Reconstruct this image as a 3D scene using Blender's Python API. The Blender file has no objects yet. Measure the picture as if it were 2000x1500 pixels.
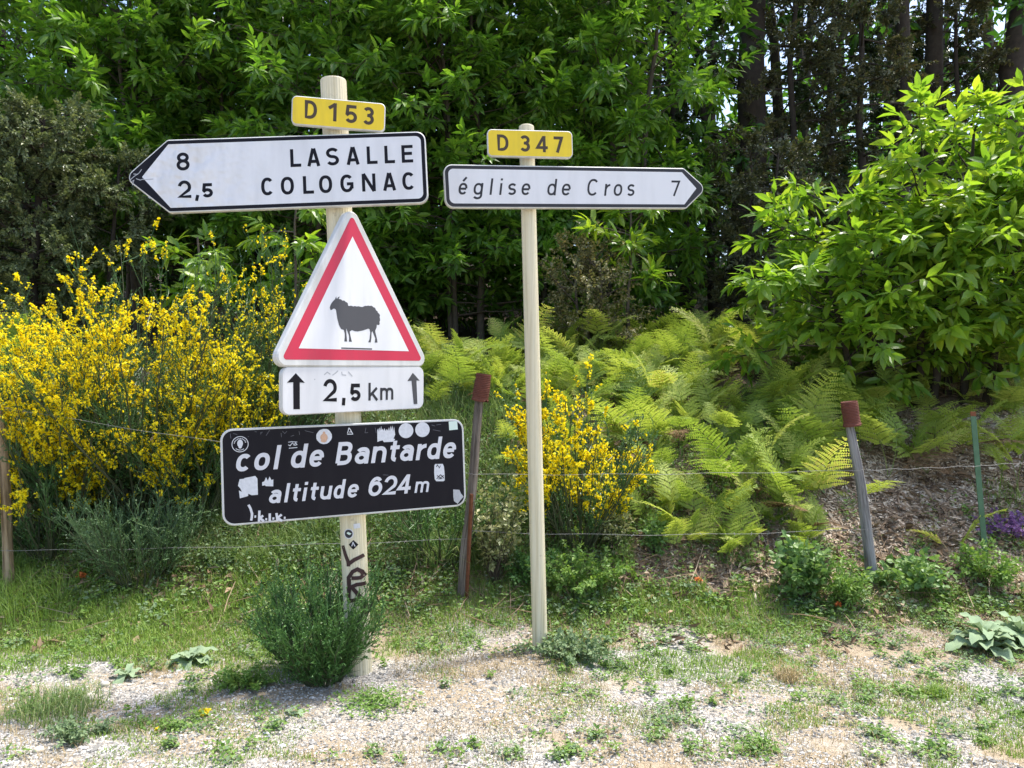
import bpy, math, random
import numpy as np
from mathutils import Vector, Matrix, Quaternion

# ------------------------------------------------------------------ camera, sky, sun, exposure
SC = bpy.context.scene
COL = SC.collection
CAM_H, F_PX, U0, V0 = 1.6, 1500.0, 1000.0, 750.0          # photo is 2000 x 1500 px, level camera

cam_data = bpy.data.cameras.new('camera')
cam_data.sensor_width = 36.0
cam_data.lens = 27.0
cam_data.clip_start = 0.05
cam_data.clip_end = 600.0
cam = bpy.data.objects.new('camera', cam_data)
cam.location = (0, 0, CAM_H)
cam.rotation_euler = (math.radians(90), 0, 0)
COL.objects.link(cam)
SC.camera = cam

SUN_EL, SUN_AZ = math.radians(68), math.radians(64)        # azimuth clockwise from +Y (view direction): from behind right
world = bpy.data.worlds.new('World')
SC.world = world
world.use_nodes = True
wn = world.node_tree.nodes
wl = world.node_tree.links
wn.clear()
sky = wn.new('ShaderNodeTexSky')
sky.sky_type = 'NISHITA'
sky.sun_disc = False
sky.sun_elevation = SUN_EL
sky.sun_rotation = SUN_AZ
sky.air_density = 1.0
sky.dust_density = 2.5
sky.ozone_density = 1.0
bg = wn.new('ShaderNodeBackground')
bg.inputs['Strength'].default_value = 0.15
wo = wn.new('ShaderNodeOutputWorld')
wl.new(sky.outputs[0], bg.inputs['Color'])
wl.new(bg.outputs[0], wo.inputs['Surface'])

sun_data = bpy.data.lights.new('sun', 'SUN')
sun_data.energy = 2.9
sun_data.angle = math.radians(6.0)
sun_data.color = (1.0, 0.95, 0.87)
sun = bpy.data.objects.new('sun', sun_data)
sd = Vector((math.sin(SUN_AZ) * math.cos(SUN_EL), math.cos(SUN_AZ) * math.cos(SUN_EL), math.sin(SUN_EL)))
sun.rotation_euler = (-sd).to_track_quat('-Z', 'Y').to_euler()
sun.location = (8, 0, 14)
COL.objects.link(sun)

SC.view_settings.view_transform = 'Standard'
SC.view_settings.look = 'None'
SC.view_settings.exposure = 1.29
SC.view_settings.gamma = 1.0
SC.view_settings.use_curve_mapping = False
SC.render.engine = 'CYCLES'
SC.cycles.max_bounces = 8
SC.cycles.transparent_max_bounces = 4
SC.cycles.use_denoising = True

# ------------------------------------------------------------------ helpers: numbers and meshes
def nrm(a):
    a = np.asarray(a, float)
    return a / np.maximum(np.linalg.norm(a, axis=-1, keepdims=True), 1e-9)

_lat = np.random.RandomState(7).rand(256, 256)
def vnoise(x, y, s=1.0, off=0):
    x = np.asarray(x, float) * s + off * 17.3 + 500.0
    y = np.asarray(y, float) * s + off * 9.7 + 500.0
    xi, yi = np.floor(x).astype(int), np.floor(y).astype(int)
    fx, fy = x - xi, y - yi
    fx, fy = fx * fx * (3 - 2 * fx), fy * fy * (3 - 2 * fy)
    g = lambda a, b: _lat[a % 256, b % 256]
    return (g(xi, yi) * (1 - fx) + g(xi + 1, yi) * fx) * (1 - fy) + (g(xi, yi + 1) * (1 - fx) + g(xi + 1, yi + 1) * fx) * fy

PY = [-60, 4.70, 5.0, 5.4, 5.8, 6.3, 7.0, 7.5, 8.3, 9.5, 12, 20, 40, 90]
PZ = [0, 0, .05, .17, .40, .76, 1.20, 1.46, 1.80, 2.12, 2.45, 3.6, 8.0, 14.0]
_yy = np.linspace(-60, 90, 15001)
_zz = np.interp(_yy, PY, PZ)
_k = np.hanning(61)
_k /= _k.sum()
_zz[40:-40] = np.convolve(_zz, _k, 'same')[40:-40]
def hfun(x, y):
    x = np.asarray(x, float)
    y = np.asarray(y, float)
    z = np.interp(y, _yy, _zz)
    rough = np.clip((y - 4.75) / 1.2, 0, 1)
    z = z + rough * ((vnoise(x, y, 1.1) - .5) * .16 + (vnoise(x, y, 3.1, 3) - .5) * .05)
    z = z + (vnoise(x, y, 2.3, 5) - .5) * .012 + (vnoise(x, y, 7.0, 6) - .5) * .006
    return z
def hz(x, y):
    return float(hfun(x, y))
def px(u, v, d):
    return np.array([(u - U0) / F_PX * d, d, CAM_H - (v - V0) / F_PX * d])
def hit(u, v):                                             # where the sight line of a photo pixel meets the ground
    for d in np.arange(2.5, 30, .02):
        p = px(u, v, d)
        if p[2] <= hz(p[0], p[1]):
            return np.array([p[0], p[1], hz(p[0], p[1])])
    return px(u, v, 30)

ORG = {}
class MB:                                                  # collects shapes, builds ONE mesh object
    def __init__(s):
        s.v, s.f, s.m, s.n = [], [], [], 0
    def add(s, V, F, m=0):
        V = np.asarray(V, float).reshape(-1, 3)
        if isinstance(F, np.ndarray):
            s.f.append(F.astype(np.int64) + s.n)
            s.m.append(m)
        else:
            for f in F:
                s.f.append(np.array([f], np.int64) + s.n)
                s.m.append(m)
        s.v.append(V)
        s.n += len(V)
        return s
    def mesh(s, name, mats, smooth=False, org=(0, 0, 0)):
        me = bpy.data.meshes.new(name)
        V = (np.concatenate(s.v) if s.v else np.zeros((0, 3))) - np.asarray(org, float)
        me.vertices.add(len(V))
        me.vertices.foreach_set('co', V.astype(np.float32).ravel())
        tot = np.concatenate([np.full(len(f), f.shape[1]) for f in s.f])
        loops = np.concatenate([f.ravel() for f in s.f])
        mi = np.concatenate([np.full(len(f), m) for f, m in zip(s.f, s.m)])
        start = np.concatenate([[0], np.cumsum(tot)[:-1]])
        me.loops.add(len(loops))
        me.loops.foreach_set('vertex_index', loops.astype(np.int32))
        me.polygons.add(len(tot))
        me.polygons.foreach_set('loop_start', start.astype(np.int32))
        me.polygons.foreach_set('loop_total', tot.astype(np.int32))
        me.polygons.foreach_set('material_index', mi.astype(np.int32))
        me.polygons.foreach_set('use_smooth', np.full(len(tot), smooth))
        for m in (mats if isinstance(mats, (list, tuple)) else [mats]):
            me.materials.append(m)
        me.update(calc_edges=True)
        return me
    def build(s, name, mats, parent=None, smooth=False, org=None):
        if parent is not None:
            org = ORG[parent.name]
        elif org is None:
            org = (0, 0, 0)
        o = bpy.data.objects.new(name, s.mesh(name, mats, smooth, org))
        COL.objects.link(o)
        if parent is not None:
            o.parent = parent
        else:
            o.location = org
        ORG[o.name] = np.asarray(org, float)
        return o

def tag(o, label=None, cat=None, group=None, kind=None):
    if label: o['label'] = label
    if cat: o['category'] = cat
    if group: o['group'] = group
    if kind: o['kind'] = kind
    return o
def thing(name, label, cat, base, group=None):
    o = bpy.data.objects.new(name, None)
    o.empty_display_size = .1
    COL.objects.link(o)
    o.location = base
    ORG[o.name] = np.asarray(base, float)
    return tag(o, label, cat, group)

def tubes(P, R, sides=5, caps=False):                      # P (k,n,3) paths, R (k,n) radii
    P = np.asarray(P, float)
    R = np.asarray(R, float)
    k, n, _ = P.shape
    T = np.empty_like(P)
    T[:, 1:-1] = P[:, 2:] - P[:, :-2]
    T[:, 0] = P[:, 1] - P[:, 0]
    T[:, -1] = P[:, -1] - P[:, -2]
    T = nrm(T)
    ref = np.where(np.abs(T[:, :1, 2:3]) > .9, np.array([1., 0, 0]), np.array([0, 0, 1.]))
    A = nrm(np.cross(T, np.broadcast_to(ref, T.shape)))
    B = np.cross(T, A)
    th = np.arange(sides) * 2 * np.pi / sides
    V = P[:, :, None] + R[:, :, None, None] * (np.cos(th)[:, None] * A[:, :, None] + np.sin(th)[:, None] * B[:, :, None])
    idx = np.arange(k * n * sides).reshape(k, n, sides)
    a, b = idx[:, :-1], idx[:, 1:]
    Fq = np.stack([a, np.roll(a, -1, 2), np.roll(b, -1, 2), b], -1).reshape(-1, 4)
    return V.reshape(-1, 3), Fq
def tube1(mb, pts, rad, sides=8, m=0, cap=True):
    pts = np.asarray(pts, float)
    V, Fq = tubes(pts[None], np.asarray(rad, float)[None], sides)
    n = len(pts)
    mb.add(V, Fq, m)
    if cap:
        mb.add(V[:sides], [list(range(sides - 1, -1, -1))], m)
        mb.add(V[(n - 1) * sides:], [list(range(sides))], m)

def leaves(pos, d, up, L, wf=.17, droop=.25, fold=.25, fine=True):
    N = len(pos)
    d = nrm(d)
    s = nrm(np.cross(d, up))
    u = np.cross(s, d)
    L = np.broadcast_to(np.asarray(L, float), (N,))
    if fine:
        S = np.array([0, .33, .33, .33, .68, .68, .68, 1.])
        W = np.array([0, -.92, 0, .92, -.78, 0, .78, 0]) * wf
        Fq = [np.array([[0, 2, 1], [0, 3, 2], [4, 5, 7], [5, 6, 7]]), np.array([[1, 2, 5, 4], [2, 3, 6, 5]])]
    else:
        S = np.array([0, .42, 1., .42])
        W = np.array([0, -1., 0, 1.]) * wf
        Fq = [np.array([[0, 3, 2], [0, 2, 1]])]
    dr = np.broadcast_to(np.asarray(droop, float), (N,))
    Hh = -dr[:, None] * S ** 2 + fold * np.abs(W)
    V = pos[:, None] + L[:, None, None] * (S[:, None] * d[:, None] + W[:, None] * s[:, None] + Hh[..., None] * u[:, None])
    nv = len(S)
    off = (np.arange(N) * nv)[:, None, None]
    return V.reshape(-1, 3), [(f[None] + off).reshape(-1, f.shape[1]) for f in Fq]
def add_leaves(mb, *a, m=0, **k):
    V, Fs = leaves(*a, **k)
    base = mb.n
    mb.v.append(V)
    mb.n += len(V)
    for f in Fs:
        mb.f.append(f + base)
        mb.m.append(m)

def sprays(rng, tips, axes, m, tw, L, flat=.55):           # leafy twig ends: returns pos, dir, up, length of every leaf
    S = len(tips)
    axes = nrm(axes)
    up = nrm(np.array([0, 0, 1.]) + rng.normal(0, .25, (S, 3)))
    side = nrm(np.cross(axes, up))
    up = np.cross(side, axes)
    t = np.linspace(0, 1, m)[None, :] + rng.uniform(-.05, .05, (S, m))
    phi = np.radians(88 - 68 * t + rng.uniform(-15, 15, (S, m)))
    psi = np.arange(m)[None] * 2.4 + rng.uniform(0, 6.3, (S, 1)) + rng.uniform(-.4, .4, (S, m))
    lat = np.cos(psi)[..., None] * side[:, None] + (flat * np.sin(psi))[..., None] * up[:, None]
    d = np.cos(phi)[..., None] * axes[:, None] + np.sin(phi)[..., None] * lat - np.array([0, 0, .18])
    pos = tips[:, None] + axes[:, None] * (tw * t)[..., None] - np.array([0, 0, .08]) * (tw * t ** 2)[..., None]
    u2 = up[:, None] + rng.normal(0, .35, (S, m, 3)) + .3 * axes[:, None]
    Ls = L * rng.uniform(.6, 1.15, (S, m))
    return pos.reshape(-1, 3), d.reshape(-1, 3), u2.reshape(-1, 3), Ls.ravel()

# ------------------------------------------------------------------ materials
def new_mat(name):
    m = bpy.data.materials.new(name)
    m.use_nodes = True
    nt = m.node_tree
    nt.nodes.clear()
    out = nt.nodes.new('ShaderNodeOutputMaterial')
    return m, nt, out
def N(nt, typ, **kw):
    n = nt.nodes.new(typ)
    for k, v in kw.items():
        setattr(n, k, v)
    return n
def ramp(nt, stops, fac, interp='LINEAR'):
    r = N(nt, 'ShaderNodeValToRGB')
    e = r.color_ramp
    e.interpolation = interp
    while len(e.elements) < len(stops):
        e.elements.new(.5)
    for el, (p, c) in zip(e.elements, stops):
        el.position = p
        el.color = (*c, 1)
    nt.links.new(fac, r.inputs[0])
    return r.outputs[0]
def mixc(nt, fac, a, b, mode='MIX'):
    n = N(nt, 'ShaderNodeMix', data_type='RGBA', blend_type=mode)
    for i, v in ((0, fac), (6, a), (7, b)):
        if hasattr(v, 'is_linked'):
            nt.links.new(v, n.inputs[i])
        else:
            n.inputs[i].default_value = v if i == 0 else (*v, 1)
    return n.outputs[2]
def mathn(nt, op, a, b=0.0, c=None):
    n = N(nt, 'ShaderNodeMath', operation=op)
    for i, v in enumerate((a, b) if c is None else (a, b, c)):
        if hasattr(v, 'is_linked'):
            nt.links.new(v, n.inputs[i])
        else:
            n.inputs[i].default_value = v
    return n.outputs[0]
def noise(nt, scale, detail=3, vec=None, rough=.55, out=0):
    n = N(nt, 'ShaderNodeTexNoise')
    n.inputs['Scale'].default_value = scale
    n.inputs['Detail'].default_value = detail
    n.inputs['Roughness'].default_value = rough
    if vec is not None:
        nt.links.new(vec, n.inputs['Vector'])
    return n.outputs[out]
def pos_out(nt):
    return N(nt, 'ShaderNodeNewGeometry').outputs['Position']
def principled(nt, out, col, rough=.6, spec=.4, bump=None, bump_d=.01, bump_s=.5, metal=0):
    b = N(nt, 'ShaderNodeBsdfPrincipled')
    if hasattr(col, 'is_linked'):
        nt.links.new(col, b.inputs['Base Color'])
    else:
        b.inputs['Base Color'].default_value = (*col, 1)
    if hasattr(rough, 'is_linked'):
        nt.links.new(rough, b.inputs['Roughness'])
    else:
        b.inputs['Roughness'].default_value = rough
    b.inputs['Specular IOR Level'].default_value = spec
    b.inputs['Metallic'].default_value = metal
    if bump is not None:
        bn = N(nt, 'ShaderNodeBump')
        bn.inputs['Strength'].default_value = bump_s
        bn.inputs['Distance'].default_value = bump_d
        nt.links.new(bump, bn.inputs['Height'])
        nt.links.new(bn.outputs[0], b.inputs['Normal'])
    nt.links.new(b.outputs[0], out.inputs['Surface'])
    return b
def leaf_mat(name, stops, trans, tfac=.4, rough=.42, spec=.45):
    m, nt, out = new_mat(name)
    g = N(nt, 'ShaderNodeNewGeometry')
    r = g.outputs['Random Per Island']
    patch = noise(nt, .9, 2, g.outputs['Position'])
    f = mathn(nt, 'ADD', mathn(nt, 'MULTIPLY', r, .65), mathn(nt, 'MULTIPLY', patch, .35))
    col = ramp(nt, stops, f)
    b = principled(nt, out, col, rough, spec)
    t = N(nt, 'ShaderNodeBsdfTranslucent')
    tc = mixc(nt, 1.0, col, trans, 'MULTIPLY')
    nt.links.new(tc, t.inputs['Color'])
    mx = N(nt, 'ShaderNodeMixShader')
    mx.inputs[0].default_value = tfac
    nt.links.new(b.outputs[0], mx.inputs[1])
    nt.links.new(t.outputs[0], mx.inputs[2])
    nt.links.new(mx.outputs[0], out.inputs['Surface'])
    return m
def plain_mat(name, col, rough=.5, spec=.4, var=.12, scale=30, bump=0):
    m, nt, out = new_mat(name)
    n = noise(nt, scale, 4, pos_out(nt))
    c = mixc(nt, n, tuple(x * (1 - var) for x in col), tuple(min(1, x * (1 + var)) for x in col))
    principled(nt, out, c, rough, spec, n if bump else None, bump or .01)
    return m
def rand_mat(name, stops, rough=.8, spec=.2):
    m, nt, out = new_mat(name)
    g = N(nt, 'ShaderNodeNewGeometry')
    c = ramp(nt, stops, g.outputs['Random Per Island'])
    n = noise(nt, 60, 3, g.outputs['Position'])
    c = mixc(nt, n, c, (0.5, 0.5, 0.5), 'OVERLAY')
    principled(nt, out, c, rough, spec)
    return m

M = {}
M['chestnut'] = leaf_mat('chestnut_leaf', [(0.1, (.052, .122, .018)), (.5, (.105, .210, .028)), (.9, (.20, .32, .045))], (2.1, 2.2, .9), .42)
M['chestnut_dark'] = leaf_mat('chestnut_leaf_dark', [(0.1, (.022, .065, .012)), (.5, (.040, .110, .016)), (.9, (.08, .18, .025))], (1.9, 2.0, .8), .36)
M['sapling'] = leaf_mat('sapling_leaf', [(0.1, (.085, .18, .025)), (.5, (.16, .28, .035)), (.9, (.31, .40, .05))], (1.9, 1.9, .7), .45, .34, .5)
M['oak'] = leaf_mat('holm_oak_leaf', [(0.1, (.065, .095, .045)), (.5, (.135, .175, .08)), (.9, (.27, .30, .13))], (1.2, 1.2, .7), .22)
M['juniper'] = leaf_mat('juniper_leaf', [(0.1, (.045, .058, .028)), (.5, (.095, .105, .05)), (.82, (.17, .165, .07)), (.97, (.28, .16, .06))], (1.2, 1.2, .7), .22)
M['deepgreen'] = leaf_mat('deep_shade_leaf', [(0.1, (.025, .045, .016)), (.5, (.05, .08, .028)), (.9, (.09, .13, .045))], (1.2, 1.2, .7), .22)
M['drybush'] = leaf_mat('dry_bush_leaf', [(0.1, (.08, .09, .035)), (.5, (.20, .19, .075)), (.9, (.36, .30, .13))], (1.2, 1.2, .7), .22)
M['fern'] = leaf_mat('bracken_leaf', [(0.12, (.17, .26, .045)), (.42, (.30, .39, .07)), (.75, (.43, .49, .11)), (.95, (.50, .44, .15))], (1.4, 1.4, .85), .42, .5, .35)
def vary_by_object(m, amount=.35):
    nt = m.node_tree
    oi = N(nt, 'ShaderNodeObjectInfo')
    for b in [n for n in nt.nodes if n.type == 'VALTORGB']:
        src = b.inputs[0].links[0].from_socket
        f = mathn(nt, 'ADD', mathn(nt, 'MULTIPLY', src, 1 - amount), mathn(nt, 'MULTIPLY', oi.outputs['Random'], amount))
        nt.links.new(f, b.inputs[0])
vary_by_object(M['fern'], .6)
M['deadfern'] = leaf_mat('dead_bracken_leaf', [(0.1, (.13, .075, .04)), (.5, (.22, .14, .075)), (.9, (.34, .24, .14))], (1.1, 1.1, 1), .2, .8, .15)
M['fernstem'] = plain_mat('bracken_stem', (.16, .22, .05), .6)
M['broomstem'] = leaf_mat('broom_stem', [(0.1, (.035, .09, .03)), (.5, (.06, .14, .04)), (.9, (.11, .2, .06))], (1.5, 1.5, .9), .15)
M['broomgrey'] = leaf_mat('broom_stem_grey', [(0.1, (.06, .12, .05)), (.5, (.10, .18, .07)), (.9, (.16, .25, .10))], (1.5, 1.5, .9), .15)
M['broomdark'] = leaf_mat('broom_stem_dark', [(0.1, (.04, .11, .025)), (.5, (.075, .175, .04)), (.9, (.13, .25, .06))], (1.5, 1.5, .9), .15)
M['flower'] = leaf_mat('broom_flower', [(0.08, (.72, .46, .004)), (.25, (.91, .72, .008)), (.55, (.95, .85, .02)), (.9, (.97, .91, .08))], (1.1, 1.1, .8), .45, .5, .25)
M['broomwood'] = plain_mat('broom_wood', (.075, .085, .045), .8, .2, .3)
M['deadstem'] = plain_mat('dead_stem', (.20, .17, .14), .8, .2, .3)
M['bark'] = plain_mat('bark', (.055, .045, .036), .9, .15, .5, 14, .02)
M['twig'] = plain_mat('twig_bark', (.10, .08, .06), .85, .2, .4, 20)
M['grass'] = leaf_mat('grass_blade', [(0.05, (.12, .22, .035)), (.45, (.20, .32, .055)), (.8, (.30, .40, .10)), (.97, (.46, .42, .20))], (1.4, 1.4, .8), .28, .55, .3)
M['rankgrass'] = leaf_mat('rank_grass_blade', [(0.05, (.10, .17, .05)), (.45, (.17, .26, .08)), (.75, (.27, .35, .13)), (.9, (.40, .36, .20))], (1.3, 1.3, .9), .25, .6, .25)
M['drygrass'] = leaf_mat('dry_grass_blade', [(0.1, (.26, .19, .09)), (.5, (.40, .31, .17)), (.9, (.52, .43, .27))], (1.2, 1.2, 1), .2, .7, .2)
M['weed'] = leaf_mat('weed_leaf', [(0.05, (.08, .17, .03)), (.45, (.14, .25, .05)), (.9, (.26, .37, .10))], (1.5, 1.5, .8), .3, .5, .35)
M['weedblue'] = leaf_mat('weed_leaf_blue', [(0.05, (.10, .17, .08)), (.5, (.17, .25, .12)), (.9, (.26, .33, .18))], (1.3, 1.3, .9), .25, .6, .3)
M['pale'] = leaf_mat('pale_shrub_leaf', [(0.05, (.12, .17, .05)), (.5, (.27, .30, .12)), (.9, (.48, .46, .24))], (1.2, 1.2, .8), .3)
M['mullein'] = leaf_mat('mullein_leaf', [(0.05, (.20, .29, .17)), (.5, (.26, .35, .21)), (.9, (.33, .41, .26))], (1.1, 1.15, .9), .2, .8, .15)
M['bramble'] = leaf_mat('bramble_leaf', [(0.05, (.08, .17, .04)), (.5, (.14, .25, .07)), (.9, (.24, .34, .12))], (1.4, 1.4, .8), .3)
M['purple'] = leaf_mat('purple_petal', [(0.1, (.14, .06, .19)), (.9, (.30, .17, .38))], (1.1, 1, 1.1), .3)
M['orange'] = plain_mat('orange_petal', (.75, .20, .05), .6)
M['yellowpetal'] = plain_mat('yellow_petal', (.85, .65, .02), .6)
M['litter'] = rand_mat('leaf_litter', [(0, (.09, .06, .04)), (.4, (.20, .13, .08)), (.8, (.33, .24, .16)), (1, (.45, .36, .27))])
M['chip'] = rand_mat('wood_chip', [(0, (.20, .135, .09)), (.3, (.38, .28, .19)), (.7, (.55, .44, .33)), (1, (.74, .64, .52))])
M['pebble'] = rand_mat('gravel_stone', [(0, (.12, .117, .112)), (.3, (.26, .25, .225)), (.6, (.39, .37, .335)), (.85, (.52, .50, .465)), (1, (.70, .685, .655))], .7, .3)
M['stone'] = plain_mat('field_stone', (.55, .50, .42), .85, .25, .3, 22, .01)

def ground_mat():
    m, nt, out = new_mat('ground_soil_and_gravel')
    P = pos_out(nt)
    sx = N(nt, 'ShaderNodeSeparateXYZ')
    nt.links.new(P, sx.inputs[0])
    x, y = sx.outputs[0], sx.outputs[1]
    vo = N(nt, 'ShaderNodeTexVoronoi')
    vo.inputs['Scale'].default_value = 95
    nt.links.new(P, vo.inputs['Vector'])
    sc = N(nt, 'ShaderNodeSeparateColor')
    nt.links.new(vo.outputs['Color'], sc.inputs[0])
    grav = ramp(nt, [(0, (.15, .145, .14)), (.3, (.30, .285, .26)), (.65, (.45, .42, .38)), (1, (.66, .64, .60))], sc.outputs[0])
    sand = ramp(nt, [(.3, (.27, .215, .145)), (.7, (.42, .345, .25))], noise(nt, 24, 5, P))
    gmask = ramp(nt, [(.40, (0, 0, 0)), (.56, (1, 1, 1))], noise(nt, 1.7, 5, P))
    near = mixc(nt, gmask, grav, sand)
    soil = ramp(nt, [(.3, (.16, .12, .08)), (.55, (.29, .22, .155)), (.75, (.44, .355, .27))], noise(nt, 17, 6, P, .7))
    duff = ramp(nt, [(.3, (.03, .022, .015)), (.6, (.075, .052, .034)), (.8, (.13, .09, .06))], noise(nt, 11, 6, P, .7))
    nz = noise(nt, 1.6, 5, P)
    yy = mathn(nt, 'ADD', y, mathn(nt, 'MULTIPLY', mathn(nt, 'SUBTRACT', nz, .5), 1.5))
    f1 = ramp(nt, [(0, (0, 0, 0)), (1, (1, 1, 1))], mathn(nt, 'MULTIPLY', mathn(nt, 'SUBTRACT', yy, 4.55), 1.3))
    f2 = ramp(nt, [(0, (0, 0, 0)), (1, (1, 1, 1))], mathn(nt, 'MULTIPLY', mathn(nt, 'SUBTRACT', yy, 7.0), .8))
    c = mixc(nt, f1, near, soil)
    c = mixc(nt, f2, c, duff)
    h = mathn(nt, 'ADD', mathn(nt, 'MULTIPLY', vo.outputs['Distance'], -.9), noise(nt, 40, 5, P))
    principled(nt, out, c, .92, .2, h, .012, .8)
    return m
M['ground'] = ground_mat()

def sign_mat(name, col, rough=.38, dirt=.10, spec=.4):
    m, nt, out = new_mat(name)
    P = pos_out(nt)
    mp = N(nt, 'ShaderNodeMapping')
    mp.inputs['Scale'].default_value = (14, 14, 2.5)
    nt.links.new(P, mp.inputs[0])
    n1 = noise(nt, 1.0, 5, mp.outputs[0])
    n2 = noise(nt, 3.0, 4, P)
    st = ramp(nt, [(.42, (0, 0, 0)), (.72, (1, 1, 1))], n1)
    f = mathn(nt, 'MULTIPLY', mathn(nt, 'MULTIPLY', st, n2), dirt * 4.5)
    c = mixc(nt, f, col, tuple(x * .55 + .03 for x in col))
    principled(nt, out, c, rough, spec, n2, .004, .12)
    return m
M['white'] = sign_mat('sign_white', (.70, .70, .715), .38, .10)
def dented(m):                                             # the arrow end of the LASALLE panel is buckled
    nt = m.node_tree
    P = pos_out(nt)
    sx = N(nt, 'ShaderNodeSeparateXYZ')
    nt.links.new(P, sx.inputs[0])
    f = N(nt, 'ShaderNodeMapRange')
    f.inputs[1].default_value, f.inputs[2].default_value = -1.25, -1.75
    nt.links.new(sx.outputs[0], f.inputs[0])
    h = mathn(nt, 'MULTIPLY', f.outputs[0], noise(nt, 9, 2, P))
    bn = [n for n in nt.nodes if n.type == 'BUMP'][0]
    bn.inputs['Strength'].default_value = .9
    bn.inputs['Distance'].default_value = .05
    nt.links.new(h, bn.inputs['Height'])
    return m
M['white_dented'] = dented(sign_mat('sign_white_dented', (.70, .70, .715), .34, .11))
M['rim'] = sign_mat('sign_rim', (.60, .60, .58), .45, .25)
M['black'] = sign_mat('sign_black', (.011, .010, .014), .35, .05, .12)
M['charcoal'] = sign_mat('sign_charcoal', (.040, .040, .046), .5, .1, .15)
M['grey_ink'] = sign_mat('sign_grey_ink', (.085, .085, .092), .55, .1, .15)
M['yellow'] = sign_mat('sign_yellow', (.80, .585, .022), .38, .16)
M['brown_ink'] = sign_mat('sign_brown_ink', (.062, .040, .022), .5)
M['red'] = sign_mat('sign_red', (.53, .024, .062), .38, .16)
M['back'] = plain_mat('sign_back_grey', (.33, .33, .34), .5)
M['steel'] = plain_mat('galvanised_steel', (.42, .42, .41), .45, .5, .2)
M['sticker'] = plain_mat('sticker_white', (.62, .63, .66), .5, .3, .22, 70)
M['letter_white'] = plain_mat('letter_white', (.62, .62, .65), .5, .3, .08, 30)
M['sticker_mint'] = plain_mat('sticker_mint', (.62, .74, .66), .5, .3, .06, 80)
M['sticker_grey'] = plain_mat('sticker_grey', (.40, .41, .43), .5, .3, .25, 60)
M['sticker_skin'] = plain_mat('sticker_tan', (.58, .36, .24), .5, .3, .35, 60)
M['scratch'] = plain_mat('scratch_grey', (.13, .13, .15), .6)

def post_mat():
    m, nt, out = new_mat('post_cream')
    P = pos_out(nt)
    mp = N(nt, 'ShaderNodeMapping')
    mp.inputs['Scale'].default_value = (60, 60, 1.2)
    nt.links.new(P, mp.inputs[0])
    n1 = noise(nt, 1.0, 5, mp.outputs[0])
    c = ramp(nt, [(.25, (.48, .42, .27)), (.5, (.64, .58, .41)), (.75, (.71, .66, .50))], n1)
    sp = ramp(nt, [(.66, (0, 0, 0)), (.72, (1, 1, 1))], noise(nt, 22, 4, P))
    c = mixc(nt, mathn(nt, 'MULTIPLY', sp, .35), c, (.22, .18, .13))
    principled(nt, out, c, .55, .35, n1, .004, .35)
    return m
M['post'] = post_mat()
def wood_mat(name, a, b, c3):
    m, nt, out = new_mat(name)
    at = N(nt, 'ShaderNodeAttribute')
    at.attribute_name = 'grain'
    P = at.outputs['Vector']
    mp = N(nt, 'ShaderNodeMapping')
    mp.inputs['Scale'].default_value = (38, 38, 2.2)
    nt.links.new(P, mp.inputs[0])
    n1 = noise(nt, 1.0, 6, mp.outputs[0], .65)
    n2 = noise(nt, 5, 4, P)
    c = ramp(nt, [(.36, a), (.5, b), (.68, c3)], n1)
    c = mixc(nt, mathn(nt, 'MULTIPLY', n2, .35), c, tuple(x * .5 for x in b))
    principled(nt, out, c, .85, .2, n1, .02, .9)
    return m
M['wood_grey'] = wood_mat('weathered_grey_wood', (.06, .05, .045), (.27, .255, .25), (.42, .40, .40))
M['wood_brown'] = wood_mat('weathered_brown_wood', (.05, .038, .03), (.20, .165, .14), (.32, .28, .25))
M['wood_tan'] = wood_mat('peeled_tan_wood', (.10, .065, .035), (.36, .26, .155), (.50, .39, .26))
M['rust'] = plain_mat('rusty_tin', (.13, .042, .028), .8, .35, .45, 26, .004)
M['rust_iron'] = plain_mat('rusty_iron', (.16, .06, .03), .85, .25, .5, 30, .004)
M['wire'] = plain_mat('galvanised_wire', (.27, .26, .25), .6, .3, .2)
M['green_metal'] = plain_mat('green_painted_metal', (.075, .15, .085), .6, .3, .35, 18)
M['spray'] = plain_mat('brown_spray_paint', (.050, .024, .024), .5, .3, .2)

# ------------------------------------------------------------------ the ground
def build_ground():
    xs = np.concatenate([np.linspace(-70, -8, 26)[:-1], np.arange(-8, 8.001, .07), np.linspace(8, 70, 26)[1:]])
    ys = np.concatenate([np.linspace(-50, 2.4, 16)[:-1], np.arange(2.4, 11, .06), np.linspace(11, 90, 60)])
    X, Y = np.meshgrid(xs, ys)
    Z = hfun(X, Y)
    V = np.stack([X, Y, Z], -1).reshape(-1, 3)
    i = np.arange(len(V)).reshape(X.shape)
    Fq = np.stack([i[:-1, :-1], i[:-1, 1:], i[1:, 1:], i[1:, :-1]], -1).reshape(-1, 4)
    mb = MB()
    mb.add(V, Fq)
    o = mb.build('ground', M['ground'], smooth=True)
    tag(o, kind='structure')
build_ground()

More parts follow.
